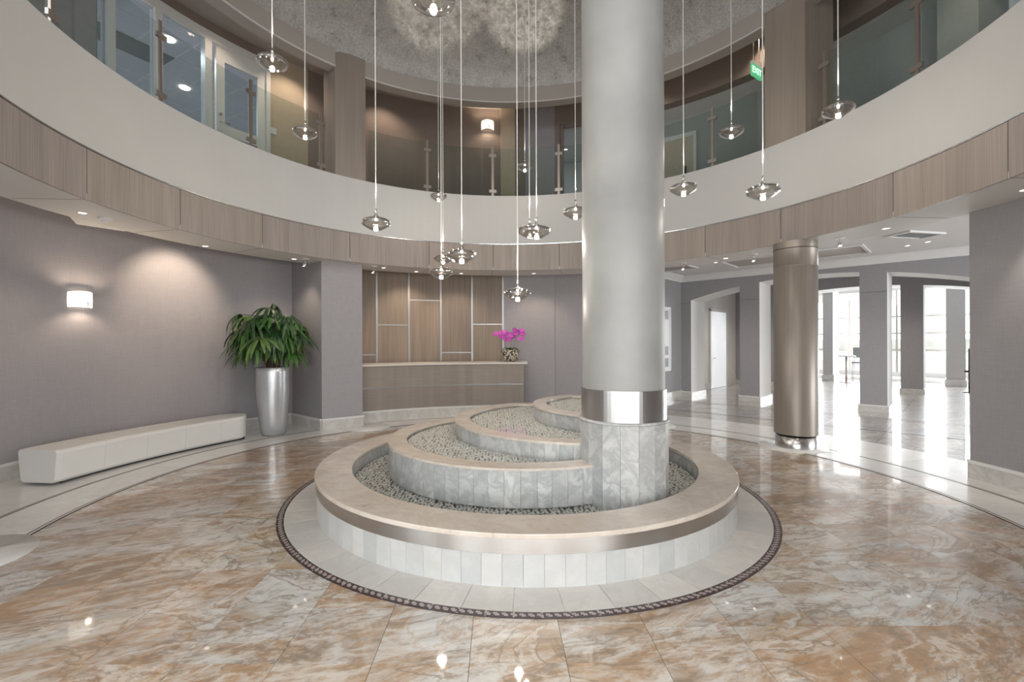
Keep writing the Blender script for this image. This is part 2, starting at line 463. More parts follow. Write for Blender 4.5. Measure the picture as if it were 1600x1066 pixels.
# ------------------------------------------------------------------ geometry helpers
class MB:
    """collects faces; build() links them as one mesh object"""

    def __init__(s):
        s.v = []
        s.f = []
        s.m = []
        s.sm = []

    def add(s, vs, fs, mi=0, smooth=False):
        o = len(s.v)
        s.v += [tuple(p) for p in vs]
        for f in fs:
            s.f.append(tuple(i + o for i in f))
            s.m.append(mi)
            s.sm.append(smooth)
        return s

    def box(s, x0, x1, y0, y1, z0, z1, mi=0, tf=None):
        vs = [(x0, y0, z0), (x1, y0, z0), (x1, y1, z0), (x0, y1, z0), (x0, y0, z1), (x1, y0, z1), (x1, y1, z1), (x0, y1, z1)]
        if tf:
            vs = [tf(*p) for p in vs]
        return s.add(vs, [(3, 2, 1, 0), (4, 5, 6, 7), (0, 1, 5, 4), (1, 2, 6, 5), (2, 3, 7, 6), (3, 0, 4, 7)], mi)

    def lathe(s, prof, seg=32, c=(0, 0, 0), mi=0, smooth=True, close=False):
        n = len(prof)
        vs = []
        for k in range(seg):
            a = 2 * PI * k / seg
            for r, z in prof:
                vs.append((c[0] + r * math.cos(a), c[1] + r * math.sin(a), c[2] + z))
        fs = []
        for k in range(seg):
            k2 = (k + 1) % seg
            for j in range(n - 1 if not close else n):
                j2 = (j + 1) % n
                fs.append((k * n + j, k2 * n + j, k2 * n + j2, k * n + j2))
        return s.add(vs, fs, mi, smooth)

    def tube(s, pts, rad, seg=8, mi=0, cap=True):
        pts = [Vector(p) for p in pts]
        rads = rad if isinstance(rad, (list, tuple)) else [rad] * len(pts)
        vs = []
        up = Vector((0, 0, 1))
        for i, p in enumerate(pts):
            d = (pts[min(i + 1, len(pts) - 1)] - pts[max(i - 1, 0)]).normalized()
            ref = up if abs(d.z) < 0.95 else Vector((1, 0, 0))
            a = d.cross(ref).normalized()
            b = d.cross(a)
            for k in range(seg):
                t = 2 * PI * k / seg
                vs.append(p + (a * math.cos(t) + b * math.sin(t)) * rads[i])
        fs = []
        for i in range(len(pts) - 1):
            for k in range(seg):
                k2 = (k + 1) % seg
                fs.append((i * seg + k, i * seg + k2, (i + 1) * seg + k2, (i + 1) * seg + k))
        if cap:
            fs.append(tuple(range(seg))[::-1])
            fs.append(tuple((len(pts) - 1) * seg + k for k in range(seg)))
        return s.add(vs, fs, mi, True)

    def ring(s, r0, r1, z0, z1, a0, a1, seg=None, mi=0, c=(CX, CY), top_mi=None, smooth=False, closed=None):
        """solid ring sector between two radii, degrees"""
        if seg is None:
            seg = max(1, int(abs(a1 - a0) / 3.0 + 0.5))
        full = abs(abs(a1 - a0) - 360) < 1e-6 if closed is None else closed
        vs = []
        cnt = seg if full else seg + 1
        for k in range(cnt):
            a = R_(a0 + (a1 - a0) * k / seg)
            ca, sa = math.cos(a), math.sin(a)
            vs += [(c[0] + r0 * ca, c[1] + r0 * sa, z0), (c[0] + r1 * ca, c[1] + r1 * sa, z0),
                   (c[0] + r1 * ca, c[1] + r1 * sa, z1), (c[0] + r0 * ca, c[1] + r0 * sa, z1)]
        side, tops = [], []
        for k in range(seg):
            p, q = 4 * k, 4 * ((k + 1) % cnt)
            side += [(p, q, q + 1, p + 1), (p + 1, q + 1, q + 2, p + 2), (p + 3, q + 3, q, p)]
            tops.append((p + 2, q + 2, q + 3, p + 3))
        if not full:
            e = 4 * seg
            side += [(0, 1, 2, 3), (e + 3, e + 2, e + 1, e)]
        s.add(vs, side + tops, mi, smooth)
        if top_mi is not None:
            for i in range(len(tops)):
                s.m[-1 - i] = top_mi
        return s

    def prism(s, poly, z0, z1, mi=0, top_mi=None):
        n = len(poly)
        vs = [(x, y, z0) for x, y in poly] + [(x, y, z1) for x, y in poly]
        s.add(vs, [(k, (k + 1) % n, n + (k + 1) % n, n + k) for k in range(n)] + [tuple(range(n))[::-1]], mi)
        s.add([(x, y, z1) for x, y in poly], [tuple(range(n))], mi if top_mi is None else top_mi)
        return s

    def mesh(s, name, mats):
        me = bpy.data.meshes.new(name)
        me.from_pydata(s.v, [], s.f)
        for m in ([mats] if isinstance(mats, str) else mats):
            me.materials.append(MAT[m])
        me.polygons.foreach_set('material_index', s.m)
        me.polygons.foreach_set('use_smooth', s.sm)
        bm = bmesh.new()
        bm.from_mesh(me)
        bmesh.ops.recalc_face_normals(bm, faces=bm.faces)
        bm.to_mesh(me)
        bm.free()
        me.update()
        return me

    def build(s, name, mats, parent=None, loc=None, rotz=0, bevel=0):
        o = bpy.data.objects.new(name, s.mesh(name, mats))
        COL.objects.link(o)
        if loc is not None:
            o.location = loc
        o.rotation_euler.z = rotz
        if parent is not None:
            o.parent = parent
        if bevel:
            b = o.modifiers.new('bevel', 'BEVEL')
            b.width = bevel
            b.segments = 2
            b.limit_method = 'ANGLE'
        return o


def tag(o, label, cat, group=None, kind=None):
    o['label'] = label
    o['category'] = cat
    if group:
        o['group'] = group
    if kind:
        o['kind'] = kind
    return o


def struct(o, label, cat):
    return tag(o, label, cat, None, 'structure')


def thing(name, loc, label, cat, group=None, rotz=0):
    o = bpy.data.objects.new(name, None)
    o.empty_display_size = 0.1
    o.location = loc
    o.rotation_euler.z = rotz
    COL.objects.link(o)
    return tag(o, label, cat, group)


def place(me, name, parent, loc=(0, 0, 0), rot=(0, 0, 0), scale=(1, 1, 1)):
    o = bpy.data.objects.new(name, me)
    o.location = loc
    o.rotation_euler = rot
    o.scale = scale
    COL.objects.link(o)
    if parent is not None:
        o.parent = parent
    return o


def pol(r, a, z=0.0):
    return (CX + r * math.cos(R_(a)), CY + r * math.sin(R_(a)), z)


Q = 2 ** 0.5


def hall(s, n, z=0.0):
    """arcade frame: s runs along the arcade wall, n straight through it"""
    return ((s + n) / Q, (n - s) / Q, z)


R0 = 4.523            # inner radius of the gallery ring
Z_SOF, Z_PAN, Z_TOP = 3.096, 3.621, 4.634
WR = 6.0              # rotunda wall radius
CEIL_H = 3.5

# ------------------------------------------------------------------ floor
fl = struct(MB().add([(-14, -12, -0.012), (40, -12, -0.012), (40, 40, -0.012), (-14, 40, -0.012)], [(0, 1, 2, 3)]).build('floor', 'grout'),
            'polished brown, rust and cream marble floor of the rotunda and hall', 'floor')
TS = 0.485
tile_me = MB().box(-TS / 2 + .0012, TS / 2 - .0012, -TS / 2 + .0012, TS / 2 - .0012, -0.012, 0).mesh('tile', 'floor_marble')
rest = MB()
cells = []
for i in range(-12, 13):
    for j in range(-2, 24):
        x = 0.095 + TS * i
        y = 0.14 + TS * (j + 0.5 * (i % 2) * 0.0) + (0.29 if x > 1.0 else 0.0)
        d = math.hypot(x - CX, y - CY)
        if d > 4.36 + 0.36 or d < 2.40 - 0.36:
            continue
        cells.append((x, y))
for x, y in cells:
    if y > 1.0:
        place(tile_me, 'tile', fl, (x, y, 0), (0, 0, random.choice((0, PI))))
    else:
        rest.box(x - TS / 2 + .0012, x + TS / 2 - .0012, y - TS / 2 + .0012, y + TS / 2 - .0012, -0.012, 0)
# white border rings with dark inlay lines; they lie a hair proud so that they trim the square tiles
for k in range(24):
    a = k * 15 + 4
    MB().ring(4.40, 4.90, -0.012, 0.003, a + .03, a + 14.97, 5).build('border_slab', 'border_marble', fl)
    MB().ring(4.94, 6.02, -0.012, 0.003, a + 7.53, a + 22.47, 5).build('border_slab', 'border_marble', fl)
for r in (4.35, 4.385, 4.905, 4.93):
    MB().ring(r, r + 0.014, -0.012, 0.0034, 0, 360, 180).build('inlay_line', 'dark_line', fl)
for r in (4.364, 4.919):
    MB().ring(r, r + 0.021, -0.012, 0.0032, 0, 360, 180).build('inlay_line', 'disc_marble', fl)
# round white inlays at the column positions
for a in (201.5, 127, 55, 24.6):
    MB().lathe([(0, 0.004), (0.46, 0.004), (0.46, -0.012)], 40, pol(4.62, a)).build('inlay_disc', 'border_marble', fl)
# hall floor: large slabs laid square to the arcade
HS = 0.97
hall_me = MB().box(-HS / 2 + .002, HS / 2 - .002, -HS / 2 + .002, HS / 2 - .002, -0.012, 0, ).mesh('tile', 'hall_marble')
rest_h = MB()
for i in range(-7, 9):
    for j in range(5, 29):
        s, n = HS * (i + 0.5), HS * (j + 0.5)
        p = hall(s, n)
        d = math.hypot(p[0] - CX, p[1] - CY)
        if d < 5.25 or p[0] < 2.0:
            continue
        if n < 13.6 and -6.4 < s < 2.4:
            place(hall_me, 'tile', fl, (p[0], p[1], -0.0005), (0, 0, R_(-45)))
        else:
            q = lambda x, y, z: (*hall(x, y)[:2], z)
            rest_h.box(s - HS / 2 + .002, s + HS / 2 - .002, n - HS / 2 + .002, n + HS / 2 - .002, -0.012, -0.0005, 0, q)
o = rest.build('tile_remainder', 'floor_marble', fl)
o['kind'] = 'stuff'
o = rest_h.build('tile_remainder', 'hall_marble', fl)
o['kind'] = 'stuff'
hf = lambda x, y, z: (*hall(x, y)[:2], z)
for n in (12.25, 12.45):
    MB().box(-5.6, 6, n, n + 0.03, -0.01, 0.001, 0, hf).build('inlay_line', 'dark_line', fl)
MB().box(-5.6, 6, 10.6, 10.64, -0.01, 0.001, 0, hf).build('inlay_line', 'dark_line', fl)
for s in (-1.75, -1.55):
    MB().box(s, s + 0.02, 14.5, 18.4, -0.01, 0.001, 0, hf).build('inlay_line', 'border_marble', fl)

# pale disc round the fountain and its mosaic edge
for k in range(48):
    a = k * 7.5 + 3.2
    MB().ring(2.05, 2.392, -0.012, 0.004, a + .05, a + 7.45, 3).build('ring_slab', 'disc_marble', fl)
mo = MB()
rows = [2.393, 2.404, 2.415, 2.426, 2.437]
NT = 1180
for ri, r in enumerate(rows):
    for k in range(NT):
        a = 360.0 * k / NT
        if ri in (0, 4):
            dk = 0 if (k % 13) else 1
        elif ri == 2:
            dk = 1 if (k % 4) in (0, 2) else 0
            dk = 1 if (k % 4) != 1 else 0
        else:
            dk = 0 if (k % 4) in (0, 1) else 1
            if ri == 3:
                dk = 0 if (k % 4) in (1, 2) else 1
        aa, ab = R_(a + .012), R_(a + 360 / NT - .012)
        ra, rb = r + .0005, r + .0105
        mo.add([(CX + q * math.cos(t), CY + q * math.sin(t), 0.0055) for q, t in ((ra, aa), (rb, aa), (rb, ab), (ra, ab))], [(0, 1, 2, 3)], dk)
o = mo.build('mosaic_tesserae', ['tessera_dark', 'tessera_light'], fl)
o['kind'] = 'stuff'
MB().ring(2.39, 2.452, -0.012, 0.0045, 0, 360, 180).build('mosaic_bed', 'tessera_dark', fl)

# ------------------------------------------------------------------ rotunda walls
def skirting(name, pts, h, label, thick=0.03, z0=0.0):
    """marble skirting along a polyline with a white cap"""
    ob = MB()
    for k in range(len(pts) - 1):
        a, b = Vector(pts[k]), Vector(pts[k + 1])
        d = (b - a)
        nrm = Vector((-d.y, d.x)).normalized() * thick
        ob.add([(a.x, a.y, z0), (b.x, b.y, z0), (b.x + nrm.x, b.y + nrm.y, z0), (a.x + nrm.x, a.y + nrm.y, z0),
                (a.x, a.y, h), (b.x, b.y, h), (b.x + nrm.x, b.y + nrm.y, h), (a.x + nrm.x, a.y + nrm.y, h)],
               [(3, 2, 1, 0), (4, 5, 6, 7), (0, 1, 5, 4), (1, 2, 6, 5), (2, 3, 7, 6), (3, 0, 4, 7)], 0)
    o = ob.build(name, 'skirt_marble')
    cb = MB()
    for k in range(len(pts) - 1):
        a, b = Vector(pts[k]), Vector(pts[k + 1])
        d = (b - a)
        nrm = Vector((-d.y, d.x)).normalized() * (thick + 0.008)
        cb.add([(a.x, a.y, h), (b.x, b.y, h), (b.x + nrm.x, b.y + nrm.y, h), (a.x + nrm.x, a.y + nrm.y, h),
                (a.x, a.y, h + .03), (b.x, b.y, h + .03), (b.x + nrm.x, b.y + nrm.y, h + .03), (a.x + nrm.x, a.y + nrm.y, h + .03)],
               [(3, 2, 1, 0), (4, 5, 6, 7), (0, 1, 5, 4), (1, 2, 6, 5), (2, 3, 7, 6), (3, 0, 4, 7)], 0)
    cb.build('skirting_cap', 'trim_white', o)
    return struct(o, label, 'baseboard')


def arc_pts(r, a0, a1, step=3):
    n = max(2, int(abs(a1 - a0) / step))
    return [pol(r, a0 + (a1 - a0) * k / n)[:2] for k in range(n + 1)]


struct(MB().ring(WR, WR + .2, 0, 3.6, 134, 216).build('wall_left', 'wall_fabric'), 'curved lilac-grey fabric wall behind the white bench', 'wall')
skirting('baseboard_left', arc_pts(WR, 134, 216), 0.18, 'white marble baseboard along the curved wall behind the bench')
# pier between bench wall and reception desk
PL = [(-3.217, 8.496), (-2.60, 8.93), (-3.33, 10.25), (-4.62, 9.72)]
struct(MB().prism(PL, 0, 3.3).build('wall_pier', 'wall_fabric'), 'lilac-grey pier between the potted palm and the reception desk', 'pillar')
skirting('baseboard_pier', [PL[2], PL[1], PL[0], PL[3]], 0.18, 'white marble baseboard round the pier beside the palm')
# reception recess: back wall of veneer panels, metal strips
WB = 6.05
rec = struct(MB().ring(WB, WB + .15, 0, 3.6, 91.8, 126).build('wall_reception', 'slot_backing'), 'brown veneer feature wall with metal strips behind the reception desk', 'wall')
def ang_of(x, r):
    """bearing round the rotunda centre of the point at radius r seen along image column x"""
    k = (x - PX) / FPX
    A = k * k + 1; B = -2 * (k * CX + CY); D = CX * CX + CY * CY - r * r
    y = (-B + math.sqrt(B * B - 4 * A * D)) / (2 * A)
    return math.degrees(math.atan2(y - CY, k * y - CX))
edges = [126.0] + [ang_of(x, WB) for x in (588, 638.5, 688.5, 737.5, 786)]
hz = [[0.98 + .35], [2.0], [2.58], [1.36], [2.03]]
for k in range(5):
    a0, a1 = edges[k], edges[k + 1]
    zs = [0] + hz[k] + [3.6]
    for j in range(2):
        MB().ring(WB - .03, WB + .002, zs[j] + .012, zs[j + 1] - .012, a1 + .16, a0 - .16, 4).build('panel', 'back_wood', rec)
    MB().ring(WB - .036, WB, hz[k][0] - .014, hz[k][0] + .014, a1 + .16, a0 - .16, 4).build('metal_strip', 'strip_metal', rec)
    MB().ring(WB - .045, WB, 0.2, 3.6, a1 - .20, a1 + .20, 1).build('metal_strip', 'strip_metal', rec)
aR = ang_of(786, WB) - 0.25
aM = ang_of(867, 5.98)
struct(MB().ring(5.95, 6.2, 0, 3.6, aM, aR).build('wall_back', 'wall_fabric'), 'grey wall section behind the orchid at the end of the reception desk', 'wall')
pA, pB = pol(5.98, aM), pol(6.0, 68.2)
struct(MB().prism([pA[:2], pB[:2], (pB[0] + .1, pB[1] + .3), (pA[0], pA[1] + .3)], 0, 3.6).build('wall_end', 'wall_fabric'), 'bluish grey end wall beside the tall plaster column', 'wall')
skirting('baseboard_back', [pol(6.0, 68.2)[:2]] + arc_pts(5.96, aM, 84), 0.18, 'white baseboard below the grey wall behind the plaster column')
# right hand wall of the rotunda
struct(MB().ring(5.25, 5.6, 0, 3.4, -58, 3.2).build('wall_right', 'hall_fabric'), 'large slate-grey fabric wall end beside the bright hall', 'wall')
skirting('baseboard_right', arc_pts(5.25, -58, 3.2) + [pol(5.6, 3.2)[:2]], 0.18, 'white marble baseboard below the large slate-grey wall end')
# unseen entrance behind the photographer, glazed to let daylight in
for k, (a0, a1) in enumerate(((216, 222), (236, 240), (254, 258), (282, 286), (300, 302))):
    struct(MB().ring(6.0, 6.3, 0, 7.2, a0, a1).build('wall_entrance', 'wall_fabric'), 'grey pier of the glazed entrance behind the photographer', 'wall')['group'] = 'entrance piers'
ent = struct(MB().ring(6.05, 6.15, 0, 0.12, 216, 302).build('window_1', 'steel_dull'), 'glazed entrance front behind the photographer', 'window')
for z in (2.9, 4.5, 7.1):
    MB().ring(6.05, 6.15, z, z + .12, 216, 302).build('rail', 'steel_dull', ent)
for a0, a1 in ((222, 236), (240, 254), (258, 282), (286, 300)):
    MB().ring(6.09, 6.10, 0.12, 7.1, a0, a1).build('pane', 'window_glass', ent)
struct(MB().ring(6.0, 6.3, 2.95, 4.6, 216, 302).build('wall_entrance_band', 'white_paint'), 'white band above the entrance behind the photographer', 'wall')

# ------------------------------------------------------------------ gallery ring
struct(MB().ring(R0, R0 + .16, Z_PAN + .02, Z_TOP, 0, 360, 180, smooth=False).build('wall_balcony', 'white_paint'), 'smooth white curved gallery front ringing the atrium', 'wall')
struct(MB().ring(R0 + .025, R0 + .16, Z_SOF + .08, Z_PAN + .03, 0, 360, 180).build('trim_1', 'slot_backing'), 'dark backing and chrome bead of the veneer fascia under the gallery', 'trim')
bead = bpy.data.objects['trim_1']
MB().ring(R0 - .004, R0 + .03, Z_PAN + .004, Z_PAN + .020, 0, 360, 180).build('bead', 'chrome', bead)
J = [184.0, 167.65, 151.1, 131.05, 111.2, 94.45, 77.17, 59.5, 41.76, 25.93, 5.885, -10.83]
J2 = [-10.83 - k * (165.17 / 10) for k in range(1, 11)]
J = J + J2
fas = struct(MB().ring(R0 + .02, R0 + .024, Z_SOF - .0035, Z_PAN, 0, 360, 180).build('trim_2', 'slot_backing'), 'ring of taupe veneer fascia panels below the white gallery front', 'trim')
for k in range(len(J) - 1):
    MB().ring(R0, R0 + .02, Z_SOF - .004, Z_PAN, J[k + 1] + .07, J[k] - .07, 10).build('panel', 'fascia_wood', fas)
# soffit below the gallery
sof = struct(MB().ring(R0 + .004, 5.30, Z_SOF - .002, Z_SOF + .06, 0, 360, 180).build('ceiling_soffit', 'soffit_paint'), 'narrow painted soffit ring under the gallery', 'ceiling')
MB().ring(5.24, 5.30, Z_SOF + .06, 3.6, 0, 360, 120).build('upstand', 'soffit_paint', sof)
for a in J[:12]:
    MB().ring(R0 + .02, 5.25, Z_SOF - .0035, Z_SOF + .001, a - .05, a + .05, 1).build('joint', 'vent_grey', sof)
struct(MB().ring(5.30, 6.4, 3.45, 3.5, 66, 216, 50).build('ceiling_cove', 'ceiling_white'), 'hidden white cove ceiling between soffit and curved wall', 'ceiling')
# gallery floor slab and ceiling
struct(MB().ring(R0 + .16, 9.6, 4.40, 4.5, -64, 216, 140).build('floor_upper', 'vent_grey'), 'dark carpeted floor of the upper gallery', 'floor')
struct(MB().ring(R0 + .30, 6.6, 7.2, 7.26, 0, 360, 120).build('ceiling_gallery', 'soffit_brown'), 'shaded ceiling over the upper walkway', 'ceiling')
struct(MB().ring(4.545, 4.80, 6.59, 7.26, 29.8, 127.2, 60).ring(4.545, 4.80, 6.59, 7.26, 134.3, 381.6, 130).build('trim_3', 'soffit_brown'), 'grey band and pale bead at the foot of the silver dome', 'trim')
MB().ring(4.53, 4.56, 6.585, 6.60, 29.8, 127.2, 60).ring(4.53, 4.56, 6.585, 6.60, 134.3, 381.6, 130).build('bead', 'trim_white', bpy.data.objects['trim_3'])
pr = []
for k in range(25):
    r = 4.56 * math.cos(PI / 2 * k / 24 * .999)
    pr.append((r, 6.80 + 1.25 * math.sin(PI / 2 * k / 24)))
dome = struct(MB().lathe([(4.56, 6.78)] + pr, 96, (CX, CY, 0)).build('ceiling', 'silver_leaf'), 'mottled silver-leaf dome over the atrium', 'ceiling')

# square veneer piers of the upper gallery
def boxcol(p, q, depth, z0, z1):
    d = Vector((q[0] - p[0], q[1] - p[1]))
    nrm = Vector((d.y, -d.x)).normalized()
    m = Vector(((p[0] + q[0]) / 2 - CX, (p[1] + q[1]) / 2 - CY))
    if nrm.dot(m) < 0:
        nrm = -nrm
    return MB().prism([p, q, (q[0] + nrm.x * depth, q[1] + nrm.y * depth), (p[0] + nrm.x * depth, p[1] + nrm.y * depth)], z0, z1)


struct(boxcol((-2.921, 8.397), (-2.475, 8.760), .60, 4.5, 7.45).build('column_upper', 'column_wood'), 'square taupe veneer column standing on the gallery above the reception desk', 'column')
struct(boxcol((4.285, 7.455), (4.517, 6.825), .60, 4.5, 7.45).build('column_upper', 'column_wood'), 'square taupe veneer column on the gallery near the green exit sign', 'column')

# ------------------------------------------------------------------ upper gallery walls
UW = 6.05
struct(MB().ring(UW, UW + .15, 4.5, 7.2, 77.5, 133.2, 30).build('wall_upper_back', 'brown_fabric'), 'curved dark brown upper wall behind the glass railing', 'wall')
struct(MB().ring(UW - .10, UW + .1, 4.5, 7.2, ang_of(806, UW), ang_of(783, UW), 3).build('wall_upper_pilaster', 'beige_fabric'), 'pilaster beside the upper wall lamp, its pale colour standing for lamplight', 'wall')  # paler cloth stands in for light falling on this pilaster
aop0, aop1 = ang_of(868, UW), ang_of(930, UW)
struct(MB().ring(UW - .05, UW + .2, 4.5, 7.2, aop0, ang_of(822, UW), 3).build('wall_upper_end', 'wall_fabric'), 'grey upper wall left of the dark upper doorway', 'wall')
struct(MB().ring(UW - .05, UW + .2, 6.75, 7.2, 60, aop0, 6).build('wall_upper_header', 'brown_fabric'), 'brown header over the dark upper doorway', 'wall')
for a0, a1, lab in ((ang_of(876, UW), aop0, 'dark brown jamb of the upper doorway beside the tall column'),):
    struct(MB().ring(UW - .07, UW + .25, 4.5, 6.76, a0, a1, 1).build('trim_4', 'brown_fabric'), lab, 'trim')
struct(MB().ring(8.4, 8.5, 4.5, 7.2, 52, 82, 10).build('wall_upper_passage', 'pale_wall'), 'dim grey wall of the passage behind the upper doorway', 'wall')
struct(MB().ring(UW + .2, 8.5, 6.72, 6.78, 52, 82, 10).build('ceiling_passage', 'pale_wall'), 'dim ceiling of the passage behind the upper doorway', 'ceiling')
# beige wall beside the office
struct(MB().ring(UW, UW + .15, 4.5, 7.2, 133.2, ang_of(422, UW), 6).build('wall_upper_beige', 'beige_fabric'), 'warm beige upper wall right of the white office door', 'wall')
o = MB().box(-.06, .06, -.012, 0, -.06, .06).build('switch_plate', 'trim_white', None, pol(UW - .0, ang_of(428, UW), 5.72), R_(ang_of(428, UW) - 90), 0)
tag(o, 'small white light switch on the warm beige upper wall', 'light switch')
# glazed office front
a_d1, a_d0 = ang_of(333, UW), ang_of(418, UW)
off = struct(MB().ring(UW - .03, UW + .07, 7.0, 7.2, a_d0 - .5, 186).build('window_2', 'brown_fabric'), 'glazed office front with white frame on the upper gallery', 'window')
MB().ring(UW - .05, UW + .08, 6.86, 7.02, a_d0 - .5, 186).build('head_frame', 'door_white', off)
MB().ring(UW - .05, UW + .08, 4.5, 4.62, a_d1, 186).build('bottom_frame', 'door_white', off)
for x in (172, 247, 325):
    a = ang_of(x, UW)
    MB().ring(UW - .05, UW + .08, 4.5, 6.9, a - .55, a + .55, 1).build('frame_post', 'door_white', off)
MB().ring(UW - .05, UW + .08, 4.5, 6.9, a_d0 - .5, a_d0 + .25, 1).build('frame_post', 'door_white', off)
an = [186, 172, ang_of(172, UW), ang_of(247, UW), ang_of(325, UW)]
for k in range(1, 4):
    MB().ring(UW, UW + .01, 4.62, 6.86, an[k + 1] + .55, an[k] - .55, 4).build('pane', 'office_glass', off)
struct(MB().ring(UW, UW + .1, 4.5, 7.0, 166.5, 190, 8).build('wall_upper_left', 'wall_fabric'), 'grey upper wall panel at the far end of the office front', 'wall')
dr = struct(MB().ring(UW - .02, UW + .03, 6.62, 6.86, a_d0 + .3, a_d1 - .55, 3).build('door_1', 'door_white'), 'white glazed office door on the upper gallery', 'door')
for a0, a1, z0, z1 in ((a_d0 + .3, a_d0 + 1.7, 4.52, 6.62), (a_d1 - 1.95, a_d1 - .55, 4.52, 6.62), (a_d0 + 1.7, a_d1 - 1.95, 5.32, 5.50), (a_d0 + 1.7, a_d1 - 1.95, 4.52, 4.75)):
    MB().ring(UW - .02, UW + .03, z0, z1, a0, a1, 3).build('door_rail', 'door_white', dr)
MB().ring(UW, UW + .008, 4.75, 5.32, a_d0 + 1.7, a_d1 - 1.95, 3).build('pane', 'office_glass', dr)
MB().ring(UW, UW + .008, 5.50, 6.62, a_d0 + 1.7, a_d1 - 1.95, 3).build('pane', 'office_glass', dr)
hp = Vector(pol(UW - .02, a_d1 - 1.2, 5.52))
tdir = Vector((math.sin(R_(a_d1)), -math.cos(R_(a_d1)), 0))
ndir = Vector((-math.cos(R_(a_d1)), -math.sin(R_(a_d1)), 0))
MB().tube([hp, hp + ndir * .06, hp + ndir * .06 + tdir * .13], .012).build('handle', 'chrome', dr)
MB().tube([hp + Vector((0, 0, .14)), hp + Vector((0, 0, .14)) + ndir * .03], .022).build('lock', 'chrome', dr)
# office interior
oc = struct(MB().ring(UW + .1, 10.5, 6.99, 7.05, 120, 192, 24).build('ceiling_office', 'tile_ceiling'), 'office ceiling of white tiles seen through the glass front', 'ceiling')
oa = R_(150)
def offp(u, v, z=0):
    """office frame: u across, v into the office"""
    return (CX + (UW + v) * math.cos(oa) - u * math.sin(oa), CY + (UW + v) * math.sin(oa) + u * math.cos(oa), z)
for i in range(-5, 6):
    MB().box(i * .62 - .012, i * .62 + .012, math.sqrt((UW + .12) ** 2 - (i * .62) ** 2) - UW, 4.2, 6.982, 6.992, 0, offp).build('grid_bar', 'ceiling_white', oc)
for j in range(-2, 7):
    u0 = math.sqrt(max(0, (UW + .12) ** 2 - (UW + j * .62) ** 2))
    if u0 < 3.1:
        MB().box(-3.2, -u0, j * .62 - .012, j * .62 + .012, 6.981, 6.991, 0, offp).build('grid_bar', 'ceiling_white', oc)
        MB().box(u0, 3.4, j * .62 - .012, j * .62 + .012, 6.981, 6.991, 0, offp).build('grid_bar', 'ceiling_white', oc)
for u, v in ((1.55, 0.31), (0.31, 1.55)):
    MB().box(u - .3, u + .9, v - .28, v + .28, 6.975, 6.989, 0, offp).build('air_vent', 'vent_grey', oc)
for u, v in ((0.35, .75), (-0.62, 2.2), (1.2, 3.0)):
    o = MB().lathe([(0, -.004), (.075, -.004), (.095, -.012), (.10, 0)], 20).build('downlight', 'lamp_dim', None, offp(u, v, 6.98))
    tag(o, {.35: 'round office downlight beside the dark ceiling vent', -.62: 'round office downlight seen above the office door', 1.2: 'round office downlight deep in the office'}[u], 'ceiling light', 'office downlights')
struct(MB().ring(10.4, 10.5, 4.5, 7.0, 120, 192, 24).build('wall_office', 'office_wall'), 'bluish far wall of the upstairs office', 'wall')
for u, v in ((0.35, .75), (-0.62, 2.2), (1.2, 3.0)):
    light('office_downlight_beam', 'SPOT', offp(u, v, 6.95), 70, (0.95, 0.97, 1.0), .05, (0, 0, 0), None, R_(150), .6)
# right upper side
struct(MB().ring(6.6, 6.7, 4.5, 7.2, 14, 66, 20).build('wall_upper_right', 'pale_wall'), 'pale grey upper wall behind the railing near the exit sign', 'wall')
struct(MB().ring(5.75, 6.0, 6.62, 7.2, 14, 64, 20).build('trim_5', 'brown_fabric'), 'dark brown header band above the upper walkway near the exit sign', 'trim')
struct(MB().ring(6.0, 6.7, 6.64, 6.70, -30, 64, 24).build('ceiling_upper_right', 'ceiling_white'), 'pale lowered ceiling above the upper walkway near the exit sign', 'ceiling')
struct(MB().ring(6.2, 6.7, 4.5, 6.64, 9.5, 14, 3).build('wall_upper_return', 'pale_wall'), 'grey wall return behind the upper railing on the far side', 'wall')
struct(MB().ring(7.6, 7.7, 4.5, 7.2, -60, 16, 20).build('wall_upper_far', 'pale_wall'), 'dim grey upper wall beyond the last railing posts', 'wall')
struct(MB().ring(6.0, 7.7, 6.9, 6.96, -60, 14, 20).build('ceiling_upper_far', 'ceiling_white'), 'dim ceiling beyond the last railing posts', 'ceiling')
ad0, ad1 = ang_of(1086, 6.6), ang_of(1020, 6.6)
dr2 = struct(MB().ring(6.54, 6.6, 4.5, 6.15, ad0, ad1, 4).build('door_2', 'door_cream'), 'cream door at the end of the upper walkway', 'door')
MB().ring(6.52, 6.6, 4.5, 6.22, ad0 - .5, ad0, 1).build('door_frame', 'door_white', dr2)
MB().ring(6.52, 6.6, 6.15, 6.24, ad0 - .5, ad1, 4).build('door_frame', 'door_white', dr2)
MB().ring(6.50, 6.56, 5.30, 5.50, ad0 + 1.3, ad0 + 1.6, 1).build('handle', 'black', dr2)
ex = thing('exit_sign', pol(5.45, ang_of(1183, 5.45), 6.44), 'green lit exit sign hanging above the upper walkway', 'exit sign', None, R_(35))
MB().box(-.17, .17, -.012, .012, -.11, .11).build('plate', 'exit_green', ex)
MB().box(-.17, .17, -.02, .02, .11, .15).build('housing', 'trim_white', ex)
for x in (-.1, .1):
    MB().tube([(x, 0, .15), (x, 0, .75)], .006).build('hanger', 'trim_white', ex)
cu = bpy.data.curves.new('lettering', 'FONT')
cu.body = 'EXIT'
cu.size = .16
cu.align_x = 'CENTER'
cu.align_y = 'CENTER'
cu.extrude = .002
cu.materials.append(MAT['exit_white'])
_tmp = bpy.data.objects.new('lettering_source', cu)
COL.objects.link(_tmp)
_dg = bpy.context.evaluated_depsgraph_get()
_lm = [bpy.data.meshes.new_from_object(_tmp.evaluated_get(_dg)) for _ in range(2)]
bpy.data.objects.remove(_tmp)
